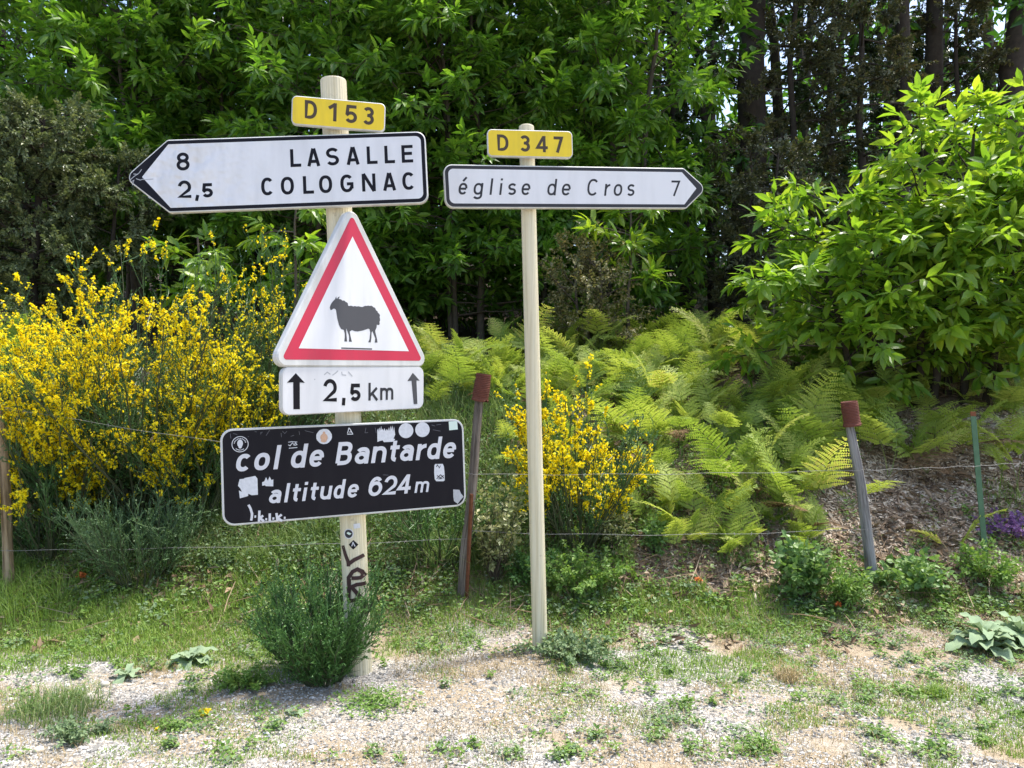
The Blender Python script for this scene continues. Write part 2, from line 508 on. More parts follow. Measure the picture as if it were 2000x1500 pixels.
# ------------------------------------------------------------------ lettering made of strokes
def arc(cx, cy, rx, ry, a0, a1, n=18, p=2.3):
    a = np.radians(np.linspace(a0, a1, n))
    c, s = np.cos(a), np.sin(a)
    e = 2.0 / p
    return [(cx + rx * np.sign(x) * abs(x) ** e, cy + ry * np.sign(y) * abs(y) ** e) for x, y in zip(c, s)]
def glyph(ch, w, h, t, H):
    """centre lines of one character in a box w x h (H = ascender height), stroke thickness t"""
    a, b, c, d = t / 2, w - t / 2, t / 2, h - t / 2
    m = w / 2
    rx, ry = (w - t) / 2, (h - t) / 2
    if ch == 'L': return [[(a, h), (a, c), (w, c)]]
    if ch == 'A': return [[(t * .55, 0), (m - t * .12, h)], [(w - t * .55, 0), (m + t * .12, h)], [(w * .24, h * .27), (w * .76, h * .27)]]
    if ch in 'Ss': return [arc(m, h - a - ry / 2, rx, ry / 2, 28, 270, 20, 2) + arc(m, a + ry / 2, rx, ry / 2, 90, -152, 20, 2)[1:]]
    if ch == 'E': return [[(w, d), (a, d), (a, c), (w, c)], [(a, h * .52), (w * .92, h * .52)]]
    if ch in 'Cc': return [arc(m, h / 2, rx, ry, 42, 318, 28)]
    if ch in 'Oo': return [arc(m, h / 2, rx, ry, 0, 360, 37)]
    if ch == 'G': return [arc(m, h / 2, rx, ry, 42, 335, 28), [(w * .5, h * .47), (b, h * .47), (b, h * .2)]]
    if ch == 'N': return [[(a, 0), (a, h)], [(b, 0), (b, h)], [(a * 1.1, h), (w - a * 1.1, 0)]]
    if ch == 'D': return [[(a, c), (a, d), (w * .35, d)] + arc(w * .35, h / 2, b - w * .35, ry, 90, -90, 16)[1:] + [(a, c)]]
    if ch == 'B':
        k = h * .53
        return [[(a, c), (a, d), (w * .5, d)] + arc(w * .5, (k + d) / 2, b * .94 - w * .5, (d - k) / 2, 90, -90, 10)[1:] + [(a, k)],
                [(a, k), (w * .5, k)] + arc(w * .5, (k + c) / 2, b - w * .5, (k - c) / 2, 90, -90, 10)[1:] + [(a, c)]]
    if ch == '1': return [[(b, 0), (b, h)], [(w * .02, h * .70), (b, h - t * .42)]]
    if ch == '2':
        r2 = h * .29
        q = arc(m, d - r2, rx, r2, 168, -38, 18, 2)
        return [q + [(a * 1.3, c), (w, c)]]
    if ch == '3': return [arc(m, d - ry * .47, rx * .94, ry * .47, 152, -90, 16, 2) + [(w * .4, h * .53)], [(w * .4, h * .53)] + arc(m, c + ry * .53, rx, ry * .53, 90, -152, 16, 2)]
    if ch == '4': return [[(w * .70, 0), (w * .70, h)], [(w * .66, h - t * .3), (a * .9, h * .28), (w, h * .28)]]
    if ch == '5': return [[(w * .93, d), (w * .20, d), (w * .13, h * .50)] + arc(w * .47, h * .325, b - w * .47, h * .325 - a, 140, -150, 20, 2)]
    if ch == '6': return [arc(m, c + h * .29, rx, h * .29, 0, 360, 25, 2), arc(m, h / 2, rx, ry, 190, 42, 16, 2)]
    if ch == '7': return [[(0, d), (w - t * .55, d), (w * .36, 0)]]
    if ch == '8': return [arc(m, d - ry * .46, rx * .88, ry * .46, 0, 360, 25, 2), arc(m, c + ry * .54, rx, ry * .54, 0, 360, 25, 2)]
    if ch == '0': return [arc(m, h / 2, rx, ry, 0, 360, 31)]
    if ch in 'eé':
        g = [[(a, h * .5), (b, h * .5)], arc(m, h / 2, rx, ry, 2, 322, 28)]
        if ch == 'é': g.append([(w * .42, h + (H - h) * .35), (w * .78, H * 1.06)])
        return g
    if ch == 'l': return [[(m, 0), (m, H)]]
    if ch == 'i': return [[(m, 0), (m, h)], [(m, H - t * .95), (m, H)]]
    if ch == 'd': return [arc(m, h / 2, rx, ry, 0, 360, 33), [(b, 0), (b, H)]]
    if ch == 'g': return [arc(m, h / 2, rx, ry, 0, 360, 33), [(b, h), (b, -h * .06)] + arc(m, -h * .06, rx, h * .24, 0, -155, 12, 2)[1:]]
    if ch == 'r': return [[(a, 0), (a, h)], [(a, h * .52)] + arc(w * .98, h * .48, w * .98 - a, h * .52 - a, 165, 92, 8, 2)]
    if ch == 'a': return [[(b, 0), (b, h * .62)] + arc(m, d - h * .26, rx, h * .26, 0, 150, 12)[1:], arc(w * .46, c + h * .245, rx * .92, h * .245, 0, 360, 22, 2)]
    if ch == 'n': return [[(a, 0), (a, h)], [(a, h * .55)] + arc(m, d - h * .34, rx, h * .34, 172, 0, 14)[1:] + [(b, 0)]]
    if ch == 'u': return [[(b, 0), (b, h)], [(a, h)] + arc(m, c + h * .34, rx, h * .34, 180, 352, 14) ]
    if ch == 'm':
        q = w * .5
        r = (q - a) / 2
        return [[(a, 0), (a, h)], [(a, h * .6)] + arc(a + r, d - h * .26, r, h * .26, 172, 0, 10)[1:] + [(q, 0)],
                [(q, h * .6)] + arc(b - r, d - h * .26, r, h * .26, 172, 0, 10)[1:] + [(b, 0)]]
    if ch == 't': return [[(w * .42, H * .92), (w * .42, h * .3)] + arc(w * .42 + w * .36, h * .3, w * .36, h * .3 - a, 180, 268, 8, 2)[1:], [(0, h - a), (w, h - a)]]
    if ch == 'k': return [[(a, 0), (a, H)], [(a, h * .36), (w * .92, h)], [(w * .38, h * .58), (w * .96, 0)]]
    if ch == ',': return [[(w * .62, h), (w * .38, 0)]]
    return []
def strip(pts, t):
    p = [np.array(pts[0], float)]
    for q in pts[1:]:
        if np.hypot(*(np.array(q) - p[-1])) > t * .02:
            p.append(np.array(q, float))
    p = np.array(p)
    closed = len(p) > 3 and np.hypot(*(p[0] - p[-1])) < t * .1
    d = nrm(np.diff(p, axis=0))
    n = np.stack([-d[:, 1], d[:, 0]], 1)
    nn = np.vstack([n[:1], nrm(n[:-1] + n[1:]), n[-1:]])
    if closed:
        nn[0] = nn[-1] = nrm(n[0] + n[-1])
    k = np.ones(len(p))
    k[1:-1] = 1 / np.clip(np.einsum('ij,ij->i', nn[1:-1], n[1:]), .55, 1)
    L = p + nn * (k * t / 2)[:, None]
    R = p - nn * (k * t / 2)[:, None]
    m = len(p)
    Fq = np.array([[i + m, i + m + 1, i + 1, i] for i in range(m - 1)])
    return np.vstack([L, R]), Fq

# ------------------------------------------------------------------ sign panels
def rot(yaw, roll, pitch):
    cy, sy, cr, sr, cp, sp = math.cos(yaw), math.sin(yaw), math.cos(roll), math.sin(roll), math.cos(pitch), math.sin(pitch)
    Rz = np.array([[cy, -sy, 0], [sy, cy, 0], [0, 0, 1]])
    Ry = np.array([[cr, 0, -sr], [0, 1, 0], [sr, 0, cr]])
    Rx = np.array([[1, 0, 0], [0, cp, -sp], [0, sp, cp]])
    return Ry @ Rz @ Rx
CAM = np.array([0, 0, CAM_H])
class Panel:
    def __init__(s, u, v, d, yaw, roll, pitch):
        s.p0 = px(u, v, d)
        s.R = rot(*[math.radians(a) for a in (yaw, roll, pitch)])
        s.n = -s.R[:, 1]
    def uv(s, u, v):                                       # photo pixel -> metres on the panel's face
        ray = px(u, v, 1.0) - CAM
        t = ((s.p0 - CAM) @ s.n) / (ray @ s.n)
        q = s.R.T @ (CAM + ray * t - s.p0)
        return np.array([q[0], q[2]])
    def w(s, ab, lift=0.0):
        ab = np.asarray(ab, float).reshape(-1, 2)
        lift = np.broadcast_to(lift, (len(ab),))
        return s.p0 + ab[:, :1] * s.R[:, 0] + ab[:, 1:] * s.R[:, 2] + lift[:, None] * s.n
    def poly(s, mb, ab, lift, m=0):
        ab = np.asarray(ab, float)
        x, y = ab[:, 0], ab[:, 1]
        if (x * np.roll(y, -1) - y * np.roll(x, -1)).sum() < 0:
            ab = ab[::-1]
        mb.add(s.w(ab, lift), [list(range(len(ab)))], m)
    def plate(s, mb, ab, front, back, bev=.004, mf=0, ms=0, mbk=1):
        ab = np.asarray(ab, float)
        x, y = ab[:, 0], ab[:, 1]
        if (x * np.roll(y, -1) - y * np.roll(x, -1)).sum() < 0:
            ab = ab[::-1]
        ins = inset(ab, bev)
        n = len(ab)
        rings = [s.w(ins, front), s.w(ab, front - bev), s.w(ab, back)]
        V = np.vstack(rings)
        i = np.arange(n)
        j = (i + 1) % n
        mb.add(V, np.vstack([np.stack([k * n + i, (k + 1) * n + i, (k + 1) * n + j, k * n + j], 1) for k in range(2)]), ms)
        mb.add(V[:n], [list(range(n))], mf)
        mb.add(V[2 * n:], [list(range(n - 1, -1, -1))], mbk)
def inset(ab, d):
    ab = np.asarray(ab, float)
    e = nrm(np.roll(ab, -1, 0) - ab)
    nl = np.stack([-e[:, 1], e[:, 0]], 1)
    b = nrm(nl + np.roll(nl, 1, 0))
    k = 1 / np.clip(np.einsum('ij,ij->i', b, nl), .3, 1)
    return ab + b * (d * k)[:, None]
def rounded(ab, r, seg=7):
    ab = np.asarray(ab, float)
    n = len(ab)
    r = np.broadcast_to(r, (n,))
    out = []
    for i in range(n):
        p, a, b = ab[i], ab[i - 1], ab[(i + 1) % n]
        u, v = nrm(a - p), nrm(b - p)
        th = math.acos(np.clip(u @ v, -1, 1))
        L = r[i] / math.tan(th / 2)
        c = p + nrm(u + v) * (r[i] / math.sin(th / 2))
        s0, s1 = p + u * L - c, p + v * L - c
        a0 = math.atan2(s0[1], s0[0])
        da = (math.atan2(s1[1], s1[0]) - a0 + math.pi) % (2 * math.pi) - math.pi
        for k in range(seg + 1):
            q = a0 + da * k / seg
            out.append(c + r[i] * np.array([math.cos(q), math.sin(q)]))
    return np.array(out)
def write(pan, parent, name, mat, text, base, top, items, t, lift, shear=0.0, asc=None, label=None, gap=16.5):
    """items: (char, left px, right px[, own height factor]); base/top: two photo points each along the foot and head of the letters"""
    b0, b1 = pan.uv(*base[0]), pan.uv(*base[1])
    t0, t1 = pan.uv(*top[0]), pan.uv(*top[1])
    mb = MB()
    last = None
    o = None
    for it in items:
        ch, ul, ur = it[:3]
        if last is not None and ul - last > gap:           # a new word
            mb.build(name, mat, parent)
            mb = MB()
        last = ur
        ln = lambda P2, u: P2[0][1] + (P2[1][1] - P2[0][1]) * (u - P2[0][0]) / (P2[1][0] - P2[0][0])
        vm = lambda u: (ln(base, u) + ln(top, u)) / 2
        A, B = pan.uv(ul, vm(ul)), pan.uv(ur, vm(ur))
        f = (A[0] - b0[0]) / (b1[0] - b0[0])
        yb = b0[1] + (b1[1] - b0[1]) * f
        h = (t0[1] + (t1[1] - t0[1]) * f) - yb
        ex = nrm(b1 - b0)
        w = B[0] - A[0]
        hh = h * (it[3] if len(it) > 3 else 1)
        Ha = h * (asc or 1.0)
        for k, s in enumerate(glyph(ch, w, hh, t, Ha)):
            V, Fq = strip(s, t)
            x = V[:, 0] + shear * (V[:, 1] - h / 2)
            ab = np.stack([A[0] + x * ex[0], yb + x * ex[1] + V[:, 1]], 1)
            mb.add(pan.w(ab, lift + .00012 * k), Fq)
    o = mb.build(name, mat, parent)
    if label: o['label'] = label
    return o
def marks(pan, parent, name, mat, lines, t, lift, label=None):
    mb = MB()
    for k, s in enumerate(lines):
        V, Fq = strip([pan.uv(*q) for q in s], t)
        mb.add(pan.w(V, lift + .0001 * k), Fq)
    o = mb.build(name, mat, parent)
    if label: o['label'] = label
    return o
def disc(pan, c, r, n=24, sy=1.0, wob=0, rng=None):
    a = np.linspace(0, 2 * np.pi, n, endpoint=False)
    rr = r * (1 + (rng.uniform(-wob, wob, n) if rng is not None else 0))
    return np.stack([c[0] + rr * np.cos(a), c[1] + rr * sy * np.sin(a)], 1)
def patch(pan, parent, name, mat, ab, lift, label=None):
    mb = MB()
    pan.poly(mb, ab, lift)
    o = mb.build(name, mat, parent)
    if label: o['label'] = label
    return o
def fluted_post(parent, base, top, r, flutes=30):
    base, top = np.array(base), np.array(top)
    axis = nrm(top - base)
    A = nrm(np.cross(axis, [0, 1, 0]))
    B = np.cross(axis, A)
    n = flutes * 2
    th = np.arange(n) * 2 * np.pi / n
    prof = [(-.35, 1.0)] + [(z, 1.0) for z in np.linspace(0, 1, 14)]
    L = np.linalg.norm(top - base)
    rings = []
    for z, k in prof:
        rr = r * (1 - .018 * (np.arange(n) % 2))
        zz = z if z < 0 else z * (L - .012)
        rings.append(base + axis * zz + rr[:, None] * k * (np.cos(th)[:, None] * A + np.sin(th)[:, None] * B))
    for dz, k in ((.006, .96), (.0105, .8), (.0122, .4)):
        rings.append(base + axis * (L - .012 + dz) + r * k * (np.cos(th)[:, None] * A + np.sin(th)[:, None] * B))
    V = np.vstack(rings)
    i = np.arange(n)
    j = (i + 1) % n
    Fq = np.vstack([np.stack([k * n + i, k * n + j, (k + 1) * n + j, (k + 1) * n + i], 1) for k in range(len(rings) - 1)])
    mb = MB()
    mb.add(V, Fq)
    mb.add(rings[-1], [list(range(n))])
    return mb.build('post', M['post'], parent)
def bracket(pan, parent, b, half, depth=.03, thick=.028):  # rail and clamp on the back of a panel
    mb = MB()
    for (w0, h0, l0, l1) in ((half, .018, -thick, -thick - .014), (.03, .026, -thick - .014, -thick - .014 - depth)):
        ab = [(-w0, b - h0), (w0, b - h0), (w0, b + h0), (-w0, b + h0)]
        pan.plate(mb, ab, l0, l1, .001, 0, 0, 0)
    return mb.build('bracket', M['steel'], parent)

D1, D2 = 4.270, 4.633
def arrow_panel(parent, pan, corners, tip_px, left, name, label, inkm, inner):
    c = [pan.uv(*q) for q in corners]                     # bl, br, tr, tl (shoulders on the arrow side)
    tip = pan.uv(*tip_px)
    a0, a1 = (c[0][0] + c[3][0]) / 2, (c[1][0] + c[2][0]) / 2
    b0, b1 = (c[0][1] + c[1][1]) / 2, (c[2][1] + c[3][1]) / 2
    bm = (b0 + b1) / 2
    T = (tip[0] - .012 if left else tip[0] + .012, bm)
    if left:
        poly, rr = [(T[0], bm), (a0, b0), (a1, b0), (a1, b1), (a0, b1)], [.045, .025, .05, .05, .025]
    else:
        poly, rr = [(a0, b0), (a1, b0), (T[0], bm), (a1, b1), (a0, b1)], [.05, .025, .045, .025, .05]
    outl = rounded(poly, rr)
    mb = MB()
    pan.plate(mb, outl, 0, -.028)
    pn = mb.build(name, [M['rim'], M['back']], parent)
    pn['label'] = label
    blk = rounded(inset(np.array(poly), .007), [max(.012, q - .007) for q in rr])
    patch(pan, pn, 'border', inkm, blk, .0006)
    k = .026
    ti, su, sl = [pan.uv(*q) for q in inner]              # tip, upper and lower shoulder of the white face
    if left:
        face = [(ti[0], bm), (sl[0], b0 + k), (a1 - k, b0 + k), (a1 - k, b1 - k), (su[0], b1 - k)]
        fr = [.004, .004, .03, .03, .004]
    else:
        face = [(a0 + k, b0 + k), (sl[0], b0 + k), (ti[0], bm), (su[0], b1 - k), (a0 + k, b1 - k)]
        fr = [.03, .004, .004, .004, .03]
    patch(pan, pn, 'face', M['white_dented' if left else 'white'], rounded(face, fr), .0012)
    return pn, (a0, a1, b0, b1)

def rect_panel(parent, pan, corners, r, name, label, facem, rimw):
    c = [pan.uv(*q) for q in corners]
    a0, a1 = (c[0][0] + c[3][0]) / 2, (c[1][0] + c[2][0]) / 2
    b0, b1 = (c[0][1] + c[1][1]) / 2, (c[2][1] + c[3][1]) / 2
    poly = [(a0, b0), (a1, b0), (a1, b1), (a0, b1)]
    mb = MB()
    pan.plate(mb, rounded(poly, r), 0, -.028)
    pn = mb.build(name, [M['rim'], M['back']], parent)
    pn['label'] = label
    patch(pan, pn, 'face', facem, rounded(inset(np.array(poly), rimw), max(.01, r - rimw)), .0006)
    return pn

def build_signpost_one():
    base, top = px(702, 1312, D1), px(651, 155, D1)
    base[2] = 0.0
    T = thing('signpost', 'thick cream signpost with five signs, broom growing round its spray-painted foot', 'signpost', base)
    fluted_post(T, base, top, .071, 30)
    # road number plate
    p = Panel(655, 220, D1 - .11, 9.9, -1.65, .21)
    n = rect_panel(T, p, [(568.5, 244.5), (751, 256), (754, 204), (570, 184)], .028, 'route_plate', 'small yellow plate reading D 153', M['yellow'], .006)
    write(p, n, 'lettering', M['brown_ink'], 'D 153', [(606, 232.4), (720, 243.9)], [(606, 196.4), (720, 209.4)],
          [('D', 595, 619.2), ('1', 642, 657.5), ('5', 675, 697.5), ('3', 708.6, 730.4)], .0175, .0014)
    bracket(p, T, 0, .06)
    # direction panel
    p = Panel(660, 340, D1 - .11, 3.0, 2.89, -3.33)
    n, ex = arrow_panel(T, p, [(330, 415.5), (837.6, 396.5), (829.6, 256), (327, 273)], (247, 350), True, 'direction_panel',
                        'white arrow panel pointing left to LASALLE and COLOGNAC', M['black'], [(277.6, 347.6), (328.8, 279.8), (333.6, 406)])
    write(p, n, 'lettering', M['black'], 'LASALLE', [(567, 326.6), (806, 317.4)], [(566, 291.8), (804, 283.2)],
          [('L', 567, 588), ('A', 599.4, 625.5), ('S', 637, 662), ('A', 676.2, 702.3), ('L', 716.5, 737), ('L', 751, 771), ('E', 784.3, 806.5)], .0172, .0018)
    write(p, n, 'lettering', M['black'], 'COLOGNAC', [(522, 381.8), (798, 371)], [(522, 347), (798, 336.4)],
          [('C', 510.2, 534.6), ('O', 548.6, 574.2), ('L', 592, 613), ('O', 623.2, 648.8), ('G', 664.8, 690.4), ('N', 707, 733.6), ('A', 747.4, 773.6), ('C', 785.8, 810.4)], .0172, .0018)
    write(p, n, 'lettering', M['black'], '8', [(344, 333.8), (371, 332.8)], [(344, 298.6), (371, 297.6)], [('8', 344.8, 370.4)], .0172, .0018)
    write(p, n, 'lettering', M['black'], '2,5', [(347, 387.6), (416, 385.6)], [(347, 353), (416, 351)],
          [('2', 347.4, 373.6), ('5', 395.4, 415.8, .81)], .0172, .0018)
    marks(p, n, 'comma', M['black'], [[(386.5, 381), (384, 392.5)]], .0165, .0018)
    marks(p, n, 'scratch', M['sticker_grey'], [[(254, 352), (262, 345), (272, 338), (277, 331)], [(256, 356), (262, 352), (259, 362)], [(266, 349), (274, 352), (280, 350)], [(290, 385), (294, 388)],
                                            [(280, 351), (300, 350)], [(261, 340), (270, 341)]], .004, .0020)
    bracket(p, T, .09, .12)
    bracket(p, T, -.09, .12)
    # warning triangle
    p = Panel(672, 600, D1 - .15, 47.04, 1.28, -1.59)
    a, b, s = .0746, -.0198, .9166
    hh = s * 3 ** .5 / 2
    tri = np.array([(a - s / 2, b - hh / 3), (a + s / 2, b - hh / 3), (a, b + hh * 2 / 3)])
    mb = MB()
    p.plate(mb, rounded(inset(tri, -.036), .052), 0, -.045, .008)
    n = mb.build('warning_triangle', [M['rim'], M['back']], T)
    n['label'] = 'white triangle with red border and a black sheep'
    patch(p, n, 'border', M['red'], rounded(tri, .016), .0006)
    t2 = np.array([p.uv(500 + 290 / 3.489, 400 + 978 / 3.489), p.uv(500 + 1041 / 3.489, 400 + 998 / 3.489), p.uv(500 + 657 / 3.489, 400 + 216 / 3.489)])
    patch(p, n, 'face', M['white'], t2, .0012)
    z = lambda x, y: p.uv(620 + x / 10.714, 560 + y / 10.714)
    sheep = [(255, 440), (262, 400), (290, 345), (320, 305), (365, 260), (378, 225), (395, 203), (392, 235), (405, 255), (425, 225), (462, 203), (455, 230), (438, 255),
             (480, 262), (502, 275), (518, 292), (550, 288), (575, 300), (585, 318), (615, 328), (632, 350), (640, 395), (660, 405), (690, 396), (730, 405), (745, 413),
             (780, 404), (820, 414), (855, 408), (900, 420), (940, 425), (965, 410), (1000, 400), (1030, 402), (1060, 394), (1090, 402), (1125, 397), (1150, 410), (1165, 428),
             (1200, 440), (1215, 470), (1225, 495), (1252, 512), (1262, 545), (1290, 565), (1306, 600), (1298, 635), (1304, 670), (1308, 705), (1295, 735), (1300, 770), (1290, 800),
             (1262, 803), (1240, 795), (1235, 850), (1205, 925), (1220, 1000), (1245, 1100), (1253, 1170), (1195, 1170), (1200, 1120), (1205, 1080), (1145, 930), (1130, 960),
             (1125, 1070), (1112, 1166), (1058, 1164), (1085, 1100), (1100, 960), (1085, 890), (1060, 878), (950, 915), (840, 938), (770, 930), (720, 908), (672, 938), (690, 1040),
             (718, 1152), (653, 1150), (658, 1090), (655, 1020), (625, 940), (598, 870), (602, 960), (610, 1060), (618, 1147), (558, 1145), (568, 1060), (568, 980), (548, 905), (490, 885),
             (445, 800), (410, 660), (385, 490), (370, 470), (345, 458), (320, 465), (300, 485), (268, 487)]
    patch(p, n, 'sheep_symbol', M['grey_ink'], [z(*q) for q in sheep], .0018)
    patch(p, n, 'ground_line', M['grey_ink'], [z(495, 1270), z(1140, 1290), z(1140, 1318), z(495, 1298)], .0018)
    bracket(p, T, -.1, .14, .03, .045)
    # distance plate
    p = Panel(675, 765, D1 - .15, 46.6, 1.30, 2.41)
    n = rect_panel(T, p, [(550, 812), (828, 798), (828, 716), (551, 716)], .045, 'distance_plate', 'white plate with two arrows reading 2,5 km', M['white'], .005)
    write(p, n, 'lettering', M['black'], '2,5', [(631, 785), (704, 783.2)], [(631, 740.2), (704, 740)], [('2', 631, 657.6), ('5', 684.3, 704, .79)], .0205, .0014)
    marks(p, n, 'comma', M['black'], [[(671.5, 777), (670.5, 791.8)]], .021, .0014)
    write(p, n, 'lettering', M['charcoal'], 'km', [(719, 782.5), (768, 780.5)], [(719, 758), (768, 757)], [('k', 719.3, 737.3), ('m', 742.2, 768)], .0155, .0014, asc=1.42)
    for pts, mat, lb in (([(577.4, 728.7), (595.2, 747.6), (585.3, 747), (585.5, 799.2), (572.8, 799.4), (572.3, 746.6), (560.2, 747.4)], M['black'], 'bold black arrow'),
                         ([(806, 728), (819.6, 743.5), (813.2, 743.2), (815, 788.8), (807.8, 789.2), (803.4, 743.6), (795.2, 744.4)], M['grey_ink'], 'dark grey arrow')):
        patch(p, n, 'arrow', mat, [p.uv(*q) for q in pts], .0014, lb)
    marks(p, n, 'scratch', M['sticker_grey'], [[(633, 732), (639, 727), (645, 731)], [(649, 733), (656, 728), (660, 724)], [(667, 726), (668, 732), (676, 733)], [(680, 726), (688, 735)], [(614, 740), (615, 742)]], .006, .0010)
    bracket(p, T, 0, .12)
    # pass name panel
    p = Panel(685, 925, D1 - .115, 21.0, 1.55, -1.22)
    n = rect_panel(T, p, [(435, 1029), (911, 988), (905, 818), (429, 838)], .062, 'pass_name_panel', 'large black panel reading col de Bantarde altitude 624 m with stickers', M['black'], .011)
    wt = M['letter_white']
    write(p, n, 'lettering', wt, 'col de Bantarde', [(475, 920.5), (878, 894.8)], [(475, 886.5), (878, 864)],
          [('c', 461.5, 490.2), ('o', 496.9, 526.6), ('l', 535.5, 546), ('d', 568.6, 597.4), ('e', 604.7, 632.3), ('B', 657, 687.2, 1.38), ('a', 694, 721), ('n', 727, 754.5), ('t', 760.8, 778.7),
           ('a', 782.3, 807.6), ('r', 814, 832), ('d', 834.7, 859.8), ('e', 865.7, 890.4)], .0215, .0014, .19, 1.40)
    write(p, n, 'lettering', wt, 'altitude', [(537, 982.6), (692, 971.2)], [(537, 956.5), (692, 945.2)],
          [('a', 526.3, 549), ('l', 556.2, 564), ('t', 570.7, 586), ('i', 591, 599.2), ('t', 605.7, 621), ('u', 625.6, 647.4), ('d', 652, 672), ('e', 679.3, 700.4)], .0165, .0014, .19, 1.42)
    write(p, n, 'lettering', wt, '624', [(733, 968.6), (790, 964)], [(733, 931.2), (790, 927)], [('6', 720.5, 747), ('2', 749.5, 775), ('4', 777, 803)], .0185, .0014, .19)
    write(p, n, 'lettering', wt, 'm', [(812, 962.6), (837, 960.6)], [(812, 941), (837, 939)], [('m', 811, 837.6)], .0130, .0014, .19)
    g = lambda x, y: (430 + x / 7.144, 820 + y / 7.144)
    k = lambda x, y: (660 + x / 7.5, 810 + y / 7.5)
    # hand-written tag
    o = marks(p, n, 'pen_tag', wt, [[g(395, 1185), g(425, 1240), g(445, 1310), g(440, 1370), g(432, 1405)], [g(548, 1265), g(542, 1420)], [g(546, 1375), g(600, 1335)], [g(552, 1368), g(612, 1415)],
                                [g(692, 1305), g(692, 1415)], [g(785, 1300), g(800, 1412)], [g(797, 1370), g(858, 1320)], [g(800, 1365), g(862, 1412)],
                                [g(478, 1349), g(502, 1349)], [g(630, 1386), g(655, 1386)], [g(728, 1376), g(755, 1376)], [g(888, 1367), g(912, 1367)]], .012, .0016, 'white hand-written letters')
    wt = M['sticker']
    rng = np.random.RandomState(3)
    # stickers
    c = p.uv(*g(278, 340))
    ring = MB()
    V, Fq = strip([tuple(q) for q in disc(p, c, .0395, 32)] + [tuple(disc(p, c, .0395, 32)[0])], .0035)
    ring.add(p.w(V, .0011), Fq)
    for sx, sy, w2, h2 in ((0, .004, .014, .020), (0, -.012, .009, .010)):
        p.poly(ring, disc(p, c + np.array([sx, sy]), w2, 16, h2 / w2), .0012 + .0002 * (sy < 0))
    for q in np.radians(np.arange(20, 165, 16)):
        e = c + .029 * np.array([math.cos(q), math.sin(q)])
        p.poly(ring, disc(p, e, .0032, 6), .0011)
    for q in np.radians(np.arange(230, 312, 12)):
        e = c + .030 * np.array([math.cos(q), math.sin(q)])
        p.poly(ring, disc(p, e, .0028, 6), .0011)
    tag(ring.build('sticker', wt, n), 'round black sticker with white ring')
    marks(p, n, 'sticker', wt, [[g(950, 312), g(1000, 304), g(1075, 310)], [g(950, 348), g(975, 362), g(1000, 330), g(1010, 318)], [g(1010, 318), g(1030, 355), g(1050, 320), g(1072, 345), g(1040, 356)],
                             [g(958, 396), g(1076, 386)]], .0036, .0011, 'small white line drawing sticker')
    c = p.uv(*g(1450, 232))
    patch(p, n, 'sticker', wt, disc(p, c, .041, 26, 1, .03, rng), .0009, 'round white sticker with a tan figure')
    for dx, dy, w2, h2, li in ((0, -.006, .020, .022, .0012), (0, .017, .007, .010, .0014), (-.002, -.022, .016, .010, .0016)):
        patch(p, n, 'sticker_print', M['sticker_skin'], disc(p, c + np.array([dx, dy]), w2, 14, h2 / w2, .06, rng), li)
    marks(p, n, 'sticker', wt, [[k(140, 272), k(162, 195), k(180, 215), k(215, 278)], [k(165, 255), k(195, 250)], [k(135, 284), k(222, 284)], [k(150, 215), k(160, 200)]], .0042, .0011, 'small white tent mark')
    torn = [(578, 400), (576, 230), (590, 200), (598, 250), (610, 185), (618, 235), (635, 165), (640, 225), (655, 205), (668, 235), (680, 195), (700, 240), (715, 210), (735, 235), (748, 185), (760, 240),
            (775, 160), (785, 215), (800, 158), (808, 250), (822, 175), (838, 290), (815, 350), (838, 358), (815, 395), (672, 402), (655, 375), (610, 385)]
    patch(p, n, 'sticker', wt, [p.uv(*k(*q)) for q in torn], .0009, 'torn streaky white sticker')
    for cx, cy in ((997, 233), (1238, 218)):
        patch(p, n, 'sticker', wt, disc(p, p.uv(*k(cx, cy)), .0415, 30), .0009, 'round white sticker')
    patch(p, n, 'sticker', M['sticker_mint'], [p.uv(*k(*q)) for q in ((1622, 100), (1745, 90), (1756, 215), (1630, 228))], .0009, 'square mint green sticker')
    slim = [(1425, 722), (1535, 720), (1552, 760), (1562, 860), (1564, 960), (1545, 974), (1440, 974), (1418, 945), (1410, 850), (1412, 745)]
    so = patch(p, n, 'sticker', wt, [p.uv(*k(*q)) for q in slim], .0009, 'tall worn white sticker')
    marks(p, n, 'sticker_print', M['charcoal'], [[k(1445, 940), k(1500, 880), k(1530, 900)], [k(1450, 890), k(1500, 925), k(1550, 890)], [k(1470, 940), k(1530, 935)], [k(1525, 895), k(1550, 930)]], .0050, .0013)
    marks(p, n, 'sticker_print', M['charcoal'], [[k(1440, 765), k(1455, 735), k(1475, 760), k(1485, 780), k(1500, 745)]], .0045, .0013)
    old = [(1688, 1095), (1780, 1100), (1800, 1150), (1842, 1200), (1795, 1250), (1755, 1305), (1700, 1265), (1690, 1200)]
    patch(p, n, 'sticker', M['sticker_grey'], [p.uv(*k(*q)) for q in old], .0009, 'grey scraped sticker remains')
    blot = [(272, 828), (330, 822), (340, 812), (490, 782), (520, 820), (527, 1045), (440, 1052), (392, 1030), (390, 1062), (275, 1095), (262, 985), (305, 1005), (280, 955), (248, 920)]
    patch(p, n, 'sticker', wt, [p.uv(*g(*q)) for q in blot], .0009, 'large torn white sticker')
    blot2 = [(587, 920), (585, 870), (615, 860), (640, 800), (665, 850), (690, 790), (715, 840), (742, 830), (740, 927), (640, 925), (622, 912)]
    patch(p, n, 'sticker', wt, [p.uv(*g(*q)) for q in blot2], .0009, 'small faded white sticker')
